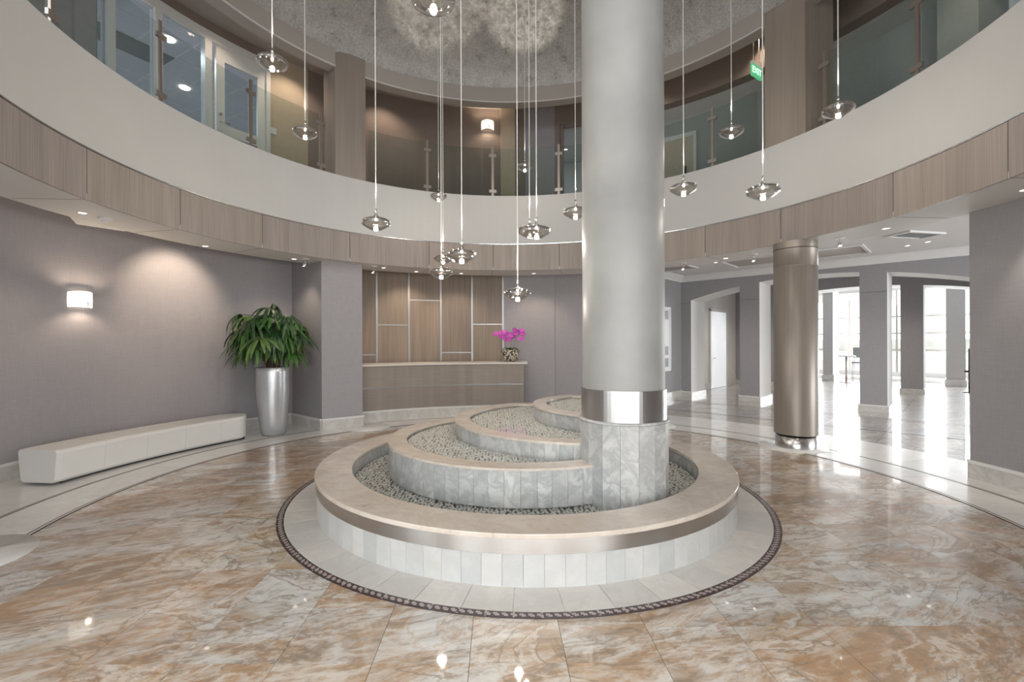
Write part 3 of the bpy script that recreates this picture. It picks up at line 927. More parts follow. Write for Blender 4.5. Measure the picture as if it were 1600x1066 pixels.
for rz, y in ((0, -.016), (PI, .016)):
    lo = bpy.data.objects.new('lettering', _lm[0 if rz == 0 else 1])
    lo.rotation_euler = (R_(90), 0, rz)
    lo.location = (0, y, 0)
    COL.objects.link(lo)
    lo.parent = ex

# ------------------------------------------------------------------ glass railing
RG = 4.575
post_me = MB().box(-.022, .022, -.012, .012, 0, 1.06).mesh('post', 'satin_post')
clamp_me = MB().box(-.075, .075, -.016, .016, -.03, .03).mesh('clamp', 'steel_dull')
POSTS = [188.6, 170.7, 153.03, 137.6, 111.5, 94.5, 77.3, 59.0, 40.35, 18.0, 2.6, -14.5]
def rail(name, a_list, ends, label):
    t = thing(name, pol(RG, (ends[0] + ends[1]) / 2, 4.62), label, 'railing', 'gallery railings')
    base = Vector(t.location)
    for a in a_list:
        p = Vector(pol(RG, a, 4.62)) - base
        po = place(post_me, 'post', t, p, (0, 0, R_(a - 90)))
        for z in (.12, .86):
            place(clamp_me, 'clamp', po, (0, -.014, z))
    st = [ends[0]] + a_list + [ends[1]]
    for k in range(len(st) - 1):
        a0, a1 = st[k], st[k + 1]
        if abs(a0 - a1) < 1:
            continue
        g = MB().ring(RG + .008, RG + .018, 4.66, 5.64, a1 + .5, a0 - .5, 6).build('pane', 'rail_glass', t)
        g.location = -base
    return t
rail('glass_railing', POSTS[:4], (200, 136.0), 'glass railing with metal posts in front of the upstairs office')
rail('glass_railing', POSTS[4:9], (126.6, 30.5), 'glass railing with metal posts in front of the dark brown upper wall')
rail('glass_railing', POSTS[9:], (18.6, -28), 'glass railing with metal posts to the side of the exit sign column')

# ------------------------------------------------------------------ fountain
Z_W = 0.225
fo = thing('fountain', (CX, CY, 0), 'round white marble fountain with three stepped pebble basins', 'fountain')
FO = Vector((CX, CY, 0))
def fpart(mb, name, mats, parent=fo, **k):
    o = mb.build(name, mats, parent, **k)
    if parent is fo:
        o.location = -FO
    return o
NS = 96
for k in range(NS):
    a = k * 360 / NS + 1.0
    fpart(MB().ring(2.03, 2.114, 0.0, 0.222, a + .022, a + 360 / NS - .022, 1), 'slab', 'white_marble')
fpart(MB().ring(2.06, 2.122, 0.222, 0.322, 0, 360, 288), 'steel_band', 'steel')
fpart(MB().ring(1.79, 2.131, 0.322, 0.358, 0, 360, 144), 'rim', ['rim_marble'], bevel=.006)
fpart(MB().ring(1.80, 2.05, 0.02, 0.322, 0, 360, 120), 'basin_wall', 'grey_marble')
fpart(MB().lathe([(0, Z_W - .035), (1.82, Z_W - .035)], 64, (CX, CY, 0)), 'basin_floor', 'pool_floor')


PC = (1.124, 4.19)           # column axis
def pebbles(c, r, z, name, skip, size=0.021, seed=1, inside=None):
    """a bed of small flat pebbles filling a round basin"""
    rnd = random.Random(seed)
    mb = MB()
    st = size * 1.72
    n = int(r / st) + 1
    for i in range(-n, n + 1):
        for j in range(-n, n + 1):
            x = c[0] + (i + rnd.uniform(-.33, .33)) * st
            y = c[1] + (j + .5 * (i % 2) + rnd.uniform(-.33, .33)) * st
            if math.hypot(x - c[0], y - c[1]) > r - .02 or any(math.hypot(x - q[0], y - q[1]) < q[2] for q in skip) or (inside and not inside(x, y)):
                continue
            t = rnd.uniform(0, PI)
            a, b = size * rnd.uniform(.75, 1.25), size * rnd.uniform(.42, .72)
            h = rnd.uniform(.006, .013)
            ca, sa = math.cos(t), math.sin(t)
            vs = []
            for k in range(6):
                u, v = a * math.cos(k * PI / 3), b * math.sin(k * PI / 3)
                vs.append((x + u * ca - v * sa, y + u * sa + v * ca, z))
            for k in range(6):
                u, v = .55 * a * math.cos(k * PI / 3), .55 * b * math.sin(k * PI / 3)
                vs.append((x + u * ca - v * sa, y + u * sa + v * ca, z + h))
            mb.add(vs, [(k, (k + 1) % 6, 6 + (k + 1) % 6, 6 + k) for k in range(6)] + [(6, 7, 8, 9, 10, 11)], 0, True)
    o = fpart(mb, name, 'pebble')
    o['kind'] = 'stuff'


TIERS = [((0.235, 5.315), 1.455, .55, .215), ((1.00, 5.735), 1.53, .68, .50), ((1.62, 5.86), 1.18, .822, .64)]
pebbles((CX, CY), 1.80, Z_W - .033, 'pebbles', [(*TIERS[0][0], TIERS[0][1] - .06), (*PC, .34)], .020, 3)
fpart(MB().lathe([(0, Z_W), (1.80, Z_W)], 64, (CX, CY, 0)), 'water', 'water')


def tier(k):
    """one raised basin: its side slabs, rim, pebble bed and water; the outline is a circle cut by the
    fountain rim and by a straight end wall running back from the column"""
    (cx, cy), r, zt, zb = TIERS[k]
    star = [(0.235, 5.315), (0.85, 5.70), (1.15, 5.95)][k]
    ln = Vector((1, -.27)).normalized()                    # normal of the end wall, through the column axis

    def edge(a, ins):
        d = Vector((math.cos(a), math.sin(a)))
        best = 9.0
        for (qx, qy, qr) in ((cx, cy, r - ins), (CX, CY, 1.935 - ins)):
            e = Vector((star[0] - qx, star[1] - qy))
            b = e.dot(d)
            best = min(best, -b + math.sqrt(max(0, b * b - e.length_squared + qr * qr)))
        h = ln.dot(Vector(PC) - Vector(star)) + .12 - ins
        if ln.dot(d) > 1e-6:
            best = min(best, h / ln.dot(d))
        return star[0] + d.x * best, star[1] + d.y * best
    # equal steps along the outline
    dense = [edge(2 * PI * i / 720, .012) for i in range(720)]
    acc, marks, step = 0.0, [0.0], .135
    for i in range(720):
        p, q = dense[i], dense[(i + 1) % 720]
        acc += math.hypot(q[0] - p[0], q[1] - p[1])
        if acc >= step * len(marks):
            marks.append(2 * PI * (i + 1) / 720)
    marks = [m for m in marks if m < 2 * PI - .02] + [2 * PI]
    for i in range(len(marks) - 1):
        a0, a1 = marks[i] + .0006, marks[i + 1] - .0006
        o_ = [edge(a0 + (a1 - a0) * q / 2, .012) for q in range(3)]
        i_ = [edge(a0 + (a1 - a0) * q / 2, .06) for q in range(3)]
        fpart(MB().prism(o_ + i_[::-1], zb, zt - .022), 'slab', 'grey_marble')
    w = [.20, .185, .17][k]
    seg = 160
    vs = []
    for i in range(seg):
        a = 2 * PI * i / seg
        xo, yo = edge(a, 0)
        xi, yi = edge(a, w)
        vs += [(xi, yi, zt - .022), (xo, yo, zt - .022), (xo, yo, zt), (xi, yi, zt)]
    fs = []
    for i in range(seg):
        p, q = 4 * i, 4 * ((i + 1) % seg)
        fs += [(p, q, q + 1, p + 1), (p + 1, q + 1, q + 2, p + 2), (p + 2, q + 2, q + 3, p + 3), (p + 3, q + 3, q, p)]
    fpart(MB().add(vs, fs), 'rim', 'rim_marble')
    inner = [edge(2 * PI * i / seg, w - .02) for i in range(seg)]
    fpart(MB().add([(x, y, zt - .050) for x, y in inner], [tuple(range(seg))]), 'basin_floor', 'pool_floor')
    fpart(MB().add([(x, y, zt - .024) for x, y in inner], [tuple(range(seg))]), 'water', 'water')
    nn = len(inner)
    fpart(MB().add([(x, y, zt - .055) for x, y in inner] + [(x, y, zt - .02) for x, y in inner], [(i, (i + 1) % nn, nn + (i + 1) % nn, nn + i) for i in range(nn)]), 'basin_wall', 'grey_marble')
    skip = [(*PC, .34)]
    if k < 2:
        skip.append((*TIERS[k + 1][0], TIERS[k + 1][1] - .06))

    def inside(x, y):
        return (math.hypot(x - cx, y - cy) < r - w - .005 and math.hypot(x - CX, y - CY) < 1.935 - w - .005
                and ln.dot(Vector((PC[0] - x, PC[1] - y))) + .12 > w)
    pebbles((cx, cy), r - w + .01, zt - .050, 'pebbles', skip, .018, 11 + k, inside)


for k in range(3):
    tier(k)

# ------------------------------------------------------------------ tall plaster column
pc = struct(MB().lathe([(.357, .9), (.357, 8.2)], 72, (PC[0], PC[1], 0)).build('column', 'plaster'), 'tall pale plaster column rising out of the fountain', 'column')
for k in range(16):
    a0, a1 = R_(k * 22.5 + 4), R_((k + 1) * 22.5 + 4)
    rr, ri = .385, .30
    P = [(PC[0] + q * math.cos(t), PC[1] + q * math.sin(t)) for q, t in ((rr, a0 + .003), (rr, a1 - .003), (ri, a1), (ri, a0))]
    MB().prism(P, .19, .905).build('plinth_slab', 'grey_marble', pc)
MB().lathe([(.30, .905), (.392, .905), (.395, .915), (.392, .927), (.30, .927)], 64, (*PC, 0)).build('plinth_cap', 'grey_marble', pc)
MB().lathe([(.35, .927), (.372, .927), (.372, 1.19), (.35, 1.19)], 72, (*PC, 0), smooth=False).build('steel_collar', 'steel', pc)
MB().tube([(PC[0] + .36 * math.cos(R_(10)), PC[1] + .36 * math.sin(R_(10)), 1.02), (PC[0] + .42 * math.cos(R_(10)), PC[1] + .42 * math.sin(R_(10)), 1.02)], .012).build('spout', 'chrome', pc)

# ------------------------------------------------------------------ metal clad column at the hall
mc_a, mc_r = 24.6, 4.70
mcp = pol(mc_r, mc_a)
mcol = struct(MB().lathe([(.29, .20), (.29, 2.72), (.286, 2.722), (.286, 2.732), (.29, 2.734), (.29, Z_SOF)], 64, mcp).build('column', 'column_bronze'), 'bronze-toned round column with steel foot beside the bright hall', 'column')
MB().lathe([(.272, 0), (.272, .20), (.2, .20)], 64, mcp).build('steel_foot', 'steel', mcol)
MB().lathe([(.289, 2.98), (.293, 2.982), (.293, 2.992), (.289, 2.994)], 64, mcp).build('collar_line', 'dark_line', mcol)
MAT['column_bronze'].node_tree.nodes['Principled BSDF'].inputs['Metallic'].default_value = 0.35

# ------------------------------------------------------------------ reception desk
CR = 5.17
desk = thing('reception_desk', pol(CR, 106, 0), 'long curved brown veneer reception desk with pale stone top', 'desk')
DL = -Vector(desk.location)
def dpart(mb, name, mat, **k):
    o = mb.build(name, mat, desk, **k)
    o.location = DL
    return o
aE = 86.6
dpart(MB().ring(CR, CR + .5, 0.21, 0.66, aE, 125.6, 16), 'lower_panel', 'desk_wood')
dpart(MB().ring(CR, CR + .5, 0.685, 1.115, aE, 125.6, 16), 'upper_panel', 'desk_wood')
dpart(MB().ring(CR + .012, CR + .45, 0.655, 0.69, aE + .1, 125.6, 16), 'metal_strip', 'strip_metal')
dpart(MB().ring(CR - .05, CR + .6, 1.115, 1.16, aE - .9, 125.6, 16), 'worktop', 'counter_stone', bevel=.006)
dpart(MB().ring(CR - .03, CR + .1, 0, .18, aE - 2, 125.6, 16), 'plinth', 'skirt_marble')
dpart(MB().ring(CR - .04, CR + .1, .18, .21, aE - 2, 125.6, 16), 'plinth_cap', 'trim_white')

# ------------------------------------------------------------------ white bench
BC, BR = (1.1, 5.98), None
bp = [Vector((-5.06, 5.24)), Vector((-4.62, 6.55)), Vector((-4.09, 7.80))]
def circ3(a, b, c):
    d = 2 * (a.x * (b.y - c.y) + b.x * (c.y - a.y) + c.x * (a.y - b.y))
    ux = (a.length_squared * (b.y - c.y) + b.length_squared * (c.y - a.y) + c.length_squared * (a.y - b.y)) / d
    uy = (a.length_squared * (c.x - b.x) + b.length_squared * (a.x - c.x) + c.length_squared * (b.x - a.x)) / d
    return Vector((ux, uy))
bc = Vector((1.45, 4.55))                       # the bench bows round a point inside the rotunda
br = sum((p - bc).length for p in bp) / 3
aa = [math.degrees(math.atan2(p.y - bc.y, p.x - bc.x)) for p in bp]
be = thing('bench', (bp[1].x, bp[1].y, 0), 'long curved white leather bench along the grey wall', 'bench')
bev = MB()
prof = [(.03, .03), (.0, .06), (-.035, .36), (-.03, .385), (-.005, .40), (.25, .405), (.485, .40), (.505, .385), (.51, .36), (.475, .06), (.445, .03)]
nb = 50
vs = []
for k in range(nb + 1):
    t = k / nb
    a = R_(aa[0] + (aa[2] - aa[0]) * t)
    e = 0.0
    for dr_, z in prof:
        u = max(0.0, (t - .90) / .10)
        v = max(0.0, (.04 - t) / .04)
        wd = (1 - .85 * u ** 2.6) * (1 - .10 * v * v)
        rr = br + .2375 + (dr_ - .2375) * wd
        x, y = bc.x + rr * math.cos(a), bc.y + rr * math.sin(a)
        vs.append((x - bp[1].x, y - bp[1].y, z))
m = len(prof)
fs = [(k * m + j, (k + 1) * m + j, (k + 1) * m + (j + 1) % m, k * m + (j + 1) % m) for k in range(nb) for j in range(m)]
fs += [tuple(range(m)), tuple(nb * m + j for j in range(m))[::-1]]
bev.add(vs, fs, 0, False)
ob = bev.build('body', 'leather', be, bevel=.012)
for t in (.2, .4, .6, .8):
    a = R_(aa[0] + (aa[2] - aa[0]) * t)
    pts = []
    for dr_, z in prof[1:10]:
        rr = br + dr_ * 1.0
        pts.append((bc.x + rr * math.cos(a) - bp[1].x, bc.y + rr * math.sin(a) - bp[1].y, z))
    MB().tube(pts, .0022, 6).build('seam', 'leather_seam', be)
MB().ring(br + .05, br + .42, 0.004, .04, aa[0] - 1, aa[2] + 1, 16, c=(bc.x - bp[1].x, bc.y - bp[1].y)).build('base', 'black', be)

# ------------------------------------------------------------------ potted palm
pp = thing('potted_palm', (-3.946, 8.16, 0), 'bushy green fan palm in a tall silver pot', 'potted plant')
MB().lathe([(0, .006), (.175, .006), (.195, .03), (.225, .22), (.258, .55), (.270, .80), (.272, 1.10), (.268, 1.175), (.262, 1.18), (.250, 1.175), (.248, 1.10)], 48).build('pot', 'pot_silver', pp)
MB().lathe([(0, 1.13), (.25, 1.12)], 24).build('soil', 'soil', pp)
rnd = random.Random(5)
def fan(length, n, spread, droop, rnd):
    """a palm fan: strap leaflets radiating from the end of the stalk"""
    mb = MB()
    for k in range(n):
        t = (k / (n - 1) - .5) * spread + rnd.uniform(-.07, .07)
        ln = length * (1 - .30 * abs(2 * k / (n - 1) - 1)) * rnd.uniform(.88, 1.1)
        w = .021 * rnd.uniform(.85, 1.2)
        vs = []
        d = Vector((math.cos(t), math.sin(t), 0))
        sd = Vector((-math.sin(t), math.cos(t), 0))
        dz = droop * rnd.uniform(.75, 1.3)
        for i in range(6):
            u = i / 5
            ww = w * (.35 + 1.0 * math.sin(PI * min(1, u * .80 + .12))) * (1 if u < .95 else .25)
            p = d * (ln * u * (1 - .22 * dz * u * u)) + Vector((0, 0, .10 * ln * u - dz * ln * u * u * .85))
            vs += [p - sd * ww, p + Vector((0, 0, .012 * (1 - u))), p + sd * ww]
        fs = []
        for i in range(5):
            fs += [(3 * i, 3 * i + 1, 3 * i + 4, 3 * i + 3), (3 * i + 1, 3 * i + 2, 3 * i + 5, 3 * i + 4)]
        mb.add(vs, fs, 0, True)
    return mb
fans = []
for k in range(9):
    fans.append(fan(rnd.uniform(.40, .54), rnd.choice((7, 8, 9)), rnd.uniform(2.3, 3.3), rnd.uniform(.6, 1.0), rnd))
fan_me = [[f.mesh('frond', m) for m in ('leaf', 'leaf_dark', 'leaf_light')] for f in fans]
stems = []
for k in range(9):
    a = 2 * PI * k / 9 + rnd.uniform(-.3, .3)
    r0 = rnd.uniform(.04, .14)
    tip = Vector((math.cos(a) * rnd.uniform(.10, .28), math.sin(a) * rnd.uniform(.10, .28), rnd.uniform(1.62, 2.12)))
    b0 = Vector((math.cos(a) * r0, math.sin(a) * r0, 1.10))
    pts = [b0 + (tip - b0) * t + Vector((rnd.uniform(-.01, .01), rnd.uniform(-.01, .01), 0)) for t in (0, .33, .66, 1)]
    MB().tube(pts, [.022, .020, .017, .012], 7).build('stem', 'bark', pp)
    stems.append((b0, tip))
for k in range(74):
    b0, tip = stems[k % 9]
    t = rnd.uniform(.62, 1.0)
    st = b0 + (tip - b0) * t
    az = k * 2.399 + rnd.uniform(-.4, .4)
    hh = st.z
    reach = rnd.uniform(.10, .40) * (1.0 if hh > 1.6 else .8)
    rise = rnd.uniform(-.06, .16) + (.06 if t > .85 else 0)
    hub = st + Vector((math.cos(az) * reach, math.sin(az) * reach, rise))
    hub.z = min(hub.z, 2.32 - .45 * (hub.x ** 2 + hub.y ** 2))
    fr = place(rnd.choice(fan_me)[rnd.choice((0, 0, 0, 1, 1, 2))], 'frond', pp, hub, (rnd.uniform(-.25, .25), rnd.uniform(.05, .55), az), (rnd.uniform(.82, 1.1),) * 3)
    MB().tube([st, st + (hub - st) * .5 + Vector((0, 0, .03)), hub], .005, 5).build('stalk', 'leaf_dark', pp)

# ------------------------------------------------------------------ orchid
oa_ = ang_of(797, 5.45)
op = pol(5.45, oa_, 1.16)
orc = thing('potted_orchid', op, 'magenta orchid in a brown and cream patterned bowl on the desk', 'potted plant')
MB().lathe([(0, .0), (.10, .0), (.13, .015), (.185, .09), (.205, .16), (.195, .23), (.18, .262), (.165, .262), (.175, .22), (0, .20)], 32).build('bowl', 'bowl_pattern', orc)
rnd = random.Random(9)
for k in range(7):
    a = k * .95 + .3
    ln = rnd.uniform(.16, .24)
    mb = MB()
    vs = []
    for i in range(6):
        u = i / 5
        w = .038 * math.sin(PI * min(1, u * .85 + .12))
        p = Vector((u * ln, 0, .25 + .26 * u - .30 * u * u))
        vs += [p + Vector((0, -w, .012)), p, p + Vector((0, w, .012))]
    fs = []
    for i in range(5):
        fs += [(3 * i, 3 * i + 1, 3 * i + 4, 3 * i + 3), (3 * i + 1, 3 * i + 2, 3 * i + 5, 3 * i + 4)]
    mb.add(vs, fs, 0, True)
    mb.build('leaf', 'orchid_leaf', orc, (0, 0, 0), a)
pet = MB()
for k in range(5):
    a = PI / 2 + k * 2 * PI / 5
    w, ln = (.030, .050) if k in (1, 4) else (.020, .046)
    vs = [(0, 0, 0)]
    for i in range(1, 4):
        u = i / 3
        ww = w * math.sin(PI * (u * .75 + .12))
        for sgn in (-1, 1):
            vs.append((math.cos(a) * ln * u - math.sin(a) * ww * sgn, -.006 - .004 * u, math.sin(a) * ln * u + math.cos(a) * ww * sgn))
    vs.append((math.cos(a) * ln * 1.08, -.004, math.sin(a) * ln * 1.08))
    pet.add(vs, [(0, 1, 2), (1, 3, 4, 2), (3, 5, 6, 4), (5, 7, 6)], 0, True)
pet.lathe([(0, -.006), (.010, .0), (.006, .010), (0, .014)], 8, (0, -.015, -.006), 1)
fl_me = pet.mesh('flower', ['petal', 'petal_heart'])
tipd = {}
for k, (bx, tx, tz, side) in enumerate(((-.06, -.20, .62, -1), (.02, .06, .60, 1), (.07, .20, .62, 1))):
    pts = [(bx, 0, .20), (bx + (tx - bx) * .15 - .01, .0, .34), (bx + (tx - bx) * .35, -.01, .46), (bx + (tx - bx) * .65, -.03, .57), (tx, -.06, tz - .03)]
    MB().tube(pts, .004, 6).build('stem', 'orchid_stem', orc)
    for i in range(9):
        place(fl_me, 'flower', orc, (tx + rnd.uniform(-.13, .12), -.05 - rnd.uniform(0, .08), tz + rnd.uniform(-.11, .10)), (rnd.uniform(-.4, .4), rnd.uniform(-.4, .4), rnd.uniform(-.6, .6)), (rnd.uniform(1.0, 1.3),) * 3)

# ------------------------------------------------------------------ pendants
gl_prof = [(.012, .135), (.014, .120), (.022, .100), (.045, .082), (.085, .070), (.125, .058), (.144, .046), (.150, .032), (.150, .012), (.143, .0), (.110, -.022), (.072, -.044), (.046, -.056), (.034, -.058), (.032, -.050), (.044, -.046), (.070, -.036), (.108, -.014), (.138, .006), (.143, .016), (.142, .030), (.120, .050), (.083, .062), (.042, .074), (.018, .094), (.010, .115)]
shade_me = MB().lathe(gl_prof, 32).mesh('shade', 'pendant_glass')
rod_me = MB().lathe([(0, .085), (.014, .085), (.018, .07), (.016, .02), (.020, -.02), (.018, -.040), (0, -.040)], 16).mesh('lamp_holder', 'pendant_glass')
bulb_me = MB().lathe([(0, -.062), (.020, -.060), (.024, -.050), (.020, -.036), (0, -.034)], 16).mesh('lamp', 'lamp_glow')
bulb2_me = MB().lathe([(0, .068), (.012, .066), (.014, .058), (.010, .048), (0, .046)], 12).mesh('lamp', 'lamp_glow')
cap_me = MB().lathe([(0, .175), (.006, .174), (.010, .165), (.013, .140), (.014, .128), (0, .128)], 14).mesh('cap', 'chrome')
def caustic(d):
    """noise in the lamp strength paints a net of sparkles, as from cut glass"""
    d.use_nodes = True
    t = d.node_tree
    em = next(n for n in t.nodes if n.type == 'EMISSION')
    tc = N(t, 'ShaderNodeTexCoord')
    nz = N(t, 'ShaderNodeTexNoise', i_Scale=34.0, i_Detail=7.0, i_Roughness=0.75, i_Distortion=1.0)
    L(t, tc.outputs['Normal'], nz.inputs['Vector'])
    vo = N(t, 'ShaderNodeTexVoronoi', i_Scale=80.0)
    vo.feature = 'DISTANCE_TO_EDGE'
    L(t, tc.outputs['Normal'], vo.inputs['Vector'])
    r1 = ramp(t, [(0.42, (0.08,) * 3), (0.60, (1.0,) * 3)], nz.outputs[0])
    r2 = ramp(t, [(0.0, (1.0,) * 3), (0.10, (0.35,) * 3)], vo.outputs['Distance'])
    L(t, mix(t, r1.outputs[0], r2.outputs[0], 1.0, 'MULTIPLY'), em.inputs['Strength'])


PEND = [
    (679, 4, 3.15, 'large clear glass pendant cut by the top of the picture, nearest of all'),
    (427, 100, 4.8, 'clear glass pendant hanging before the white office door'),
    (478, 209, 5.9, 'clear glass pendant hanging before the beige upper wall'),
    (588, 351, 4.95, 'clear glass pendant against the white gallery front above the pier'),
    (686, 309, 8.3, 'small clear glass pendant against the top of the white gallery front'),
    (693, 406, 7.3, 'small clear glass pendant behind the low pair above the desk'),
    (690, 428, 5.75, 'clear glass pendant below the small one, left of its larger neighbour'),
    (722, 402, 4.7, 'larger clear glass pendant overlapping the veneer fascia above the desk'),
    (821, 263, 8.6, 'small clear glass pendant before the upper doorway'),
    (828, 364, 5.75, 'clear glass pendant tucked behind its twin on the white gallery front'),
    (839, 365, 5.0, 'clear glass pendant in front of its twin near the plaster column'),
    (809, 462, 5.05, 'lowest clear glass pendant, above the orchid'),
    (900, 335, 5.6, 'clear glass pendant half hidden by the plaster column'),
    (1069, 299, 5.3, 'clear glass pendant close to the right of the plaster column'),
    (1144, 210, 6.2, 'clear glass pendant before the upper glass railing under the exit sign'),
    (1193, 304, 4.5, 'large clear glass pendant above the bronze-toned column'),
    (1311, 177, 5.0, 'clear glass pendant below the square upper column, farthest to the side'),
]
for px, py, Y, lab in PEND:
    X, Z = (px - PX) / FPX * Y, HCAM + (PY - py) / FPX * Y
    t = thing('pendant_lamp', (X, Y, Z), lab, 'pendant lamp', 'glass pendants over the fountain')
    place(shade_me, 'shade', t)
    place(rod_me, 'lamp_holder', t)
    place(bulb_me, 'lamp', t)
    place(bulb2_me, 'lamp', t)
    place(cap_me, 'cap', t)
    d = min(4.3, math.hypot(X - CX, Y - CY)) / 4.56
    zc = 6.80 + 1.25 * math.sqrt(1 - d * d)
    MB().tube([(0, 0, .17), (0, 0, zc - Z)], .0055, 6, cap=False).build('cord', 'cord', t)
    light('pendant_light', 'POINT', (X, Y, Z - .12), 9.0, SOFT, .04)
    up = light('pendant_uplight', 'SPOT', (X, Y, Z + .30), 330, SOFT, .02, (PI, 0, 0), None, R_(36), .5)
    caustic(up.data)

# ------------------------------------------------------------------ wall lamps
def sconce(a, r, z, label, e, sc=1.0):
    t = thing('wall_lamp', pol(r, a, z), label, 'wall lamp', None, R_(a - 90))
    mb = MB()
    vs = []
    n = 12
    for k in range(n + 1):
        th = PI * (k / n)
        x, y = .15 * math.cos(th) * sc, -.105 * math.sin(th) * sc
        zo = .02 * math.sin(th)
        for (rr, zz) in ((1.0, -.10 + zo * .2), (1.03, 0), (1.0, .10 + zo), (.95, .10 + zo), (.98, 0), (.95, -.10 + zo * .2)):
            vs.append((x * rr, y * rr, zz * sc))
    fs = []
    for k in range(n):
        for j in range(6):
            fs.append((k * 6 + j, (k + 1) * 6 + j, (k + 1) * 6 + (j + 1) % 6, k * 6 + (j + 1) % 6))
    mb.add(vs, fs, 0, True)
    mb.build('shade', 'sconce_glass', t)
    MB().box(-.05, .05, -.02, 0, -.06, .06).build('backplate', 'steel', t)
    MB().box(.02, .034, -.112 * sc, -.10 * sc, -.085, -.02).build('clip', 'chrome', t)
    MB().tube([(0, -.05, -.03), (0, -.05, .05)], .014, 8).build('lamp', 'lamp_glow', t)
    p = Vector(pol(r - .13 * sc, a, z))
    light('sconce_up', 'SPOT', (p.x, p.y, z + .06), e, WARM, .03, (PI, 0, 0), None, R_(150), .6)
    light('sconce_down', 'SPOT', (p.x, p.y, z - .06), e * .7, WARM, .03, (0, 0, 0), None, R_(140), .6)
sconce(ang_of(124, WR), WR, HCAM + 70.5 / FPX * 6.02, 'glowing frosted wall lamp on the curved grey wall above the bench', 14)
sconce(ang_of(763, UW), UW, 6.78, 'glowing frosted wall lamp on the dark brown upper wall', 14)

# ------------------------------------------------------------------ ceiling fittings of the rotunda
def downlight(loc, label, e=0, group='soffit downlights', rot=(0, 0, 0), spot=75, col=SOFT):
    t = thing('downlight', loc, label, 'ceiling light', group)
    MB().lathe([(.052, .002), (.055, -.006), (.042, -.008), (.040, .0)], 20).build('trim_ring', 'trim_white', t)
    MB().lathe([(0, -.002), (.040, -.002)], 16).build('lens', 'lamp_dim', t)
    if e:
        light('downlight_beam', 'SPOT', (loc[0], loc[1], loc[2] - .02), e, col, .03, rot, None, R_(spot), .7)
    return t
def wash(a, r, tilt):
    """rotation of a spot at bearing a tilted outward by tilt degrees"""
    return (R_(tilt), 0, R_(a - 90))
for a, e, tl, rr, lab in ((178, 22, 10, 5.0, 'recessed soffit downlight before the bench wall'), (157, 62, 50, 5.16, 'recessed soffit downlight washing the wall behind the bench'), (141, 26, 15, 5.0, 'recessed soffit downlight above the palm'),
                  (121.5, 24, 8, 4.85, 'recessed soffit downlight beside the grey pier'), (113, 36, 34, 5.05, 'recessed soffit downlight above the desk, left one'), (102, 30, 30, 5.05, 'recessed soffit downlight above the desk, right one'), (84, 30, 25, 5.0, 'recessed soffit downlight above the orchid')):
    downlight(pol(rr, a, Z_SOF - .001), lab, e, rot=wash(a, 5, tl), spot=95, col=WARM)
for a, lab in ((40, 'recessed soffit downlight near the plaster column'), (12, 'recessed soffit downlight beside the bronze-toned column'), (-6, 'recessed soffit downlight above the slate-grey wall')):
    downlight(pol(5.0, a, Z_SOF - .001), lab, 40, rot=(0, 0, 0))
def track_spot(loc, label, rz=0, e=0, aim=(R_(35), 0, 0)):
    t = thing('spotlight', loc, label, 'spotlight', 'adjustable ceiling spotlights', rz)
    MB().lathe([(0, 0), (.06, 0), (.062, -.008), (.05, -.014), (0, -.014)], 20).build('canopy', 'trim_white', t)
    MB().tube([(0, 0, -.014), (0, 0, -.075)], .006, 6).build('stem', 'chrome', t)
    MB().tube([(-.02, -.025, -.13), (0, 0, -.085), (.008, .01, -.07)], [.026, .026, .012], 10).build('head', 'chrome', t)
    MB().lathe([(0, 0), (.02, 0)], 10, (-.022, -.028, -.134)).build('lens', 'lamp_glow', t)
    if e:
        light('spot_beam', 'SPOT', (loc[0], loc[1], loc[2] - .14), e, WARM, .02, aim, None, R_(60), .6)
track_spot((*pol(4.86, ang_of(478, 4.86))[:2], Z_SOF), 'small adjustable spotlight on the soffit above the palm')
track_spot((*pol(4.80, ang_of(585, 4.80))[:2], Z_SOF), 'small adjustable spotlight on the soffit above the left end of the desk')
track_spot((*pol(4.95, ang_of(1068, 4.95))[:2], Z_SOF), 'small adjustable spotlight just right of the plaster column')
track_spot((*pol(5.0, ang_of(1178, 5.0))[:2], Z_SOF), 'small lit adjustable spotlight left of the bronze-toned column')
track_spot((*pol(4.95, ang_of(1313, 4.95))[:2], Z_SOF), 'small adjustable spotlight right of the bronze-toned column')
sm = thing('smoke_detector', pol(4.95, ang_of(165, 4.95), Z_SOF), 'white round smoke detector on the soffit above the bench', 'smoke detector')
MB().lathe([(0, 0), (.075, 0), (.075, -.018), (.055, -.028), (0, -.028)], 24).build('base', 'trim_white', sm)
MB().lathe([(0, -.028), (.038, -.028), (.035, -.046), (0, -.05)], 20).build('head', 'trim_white', sm)
# white rectangular panel reaching from the soffit towards the bench wall
pn = [pol(5.27, 176.8), pol(5.27, 168.8), pol(5.33, 168.6), pol(5.56, 173.0)]
o = MB().prism([p[:2] for p in pn], Z_SOF - .004, Z_SOF + .05).build('ceiling_panel', 'ceiling_white')
tag(o, 'white rectangular ceiling panel over the bench wall', 'ceiling panel')

# ------------------------------------------------------------------ hall: walls, arcades, windows
def arch(s):
    return 3.22 - .43 * ((s + 2.55) / 3.01) ** 2


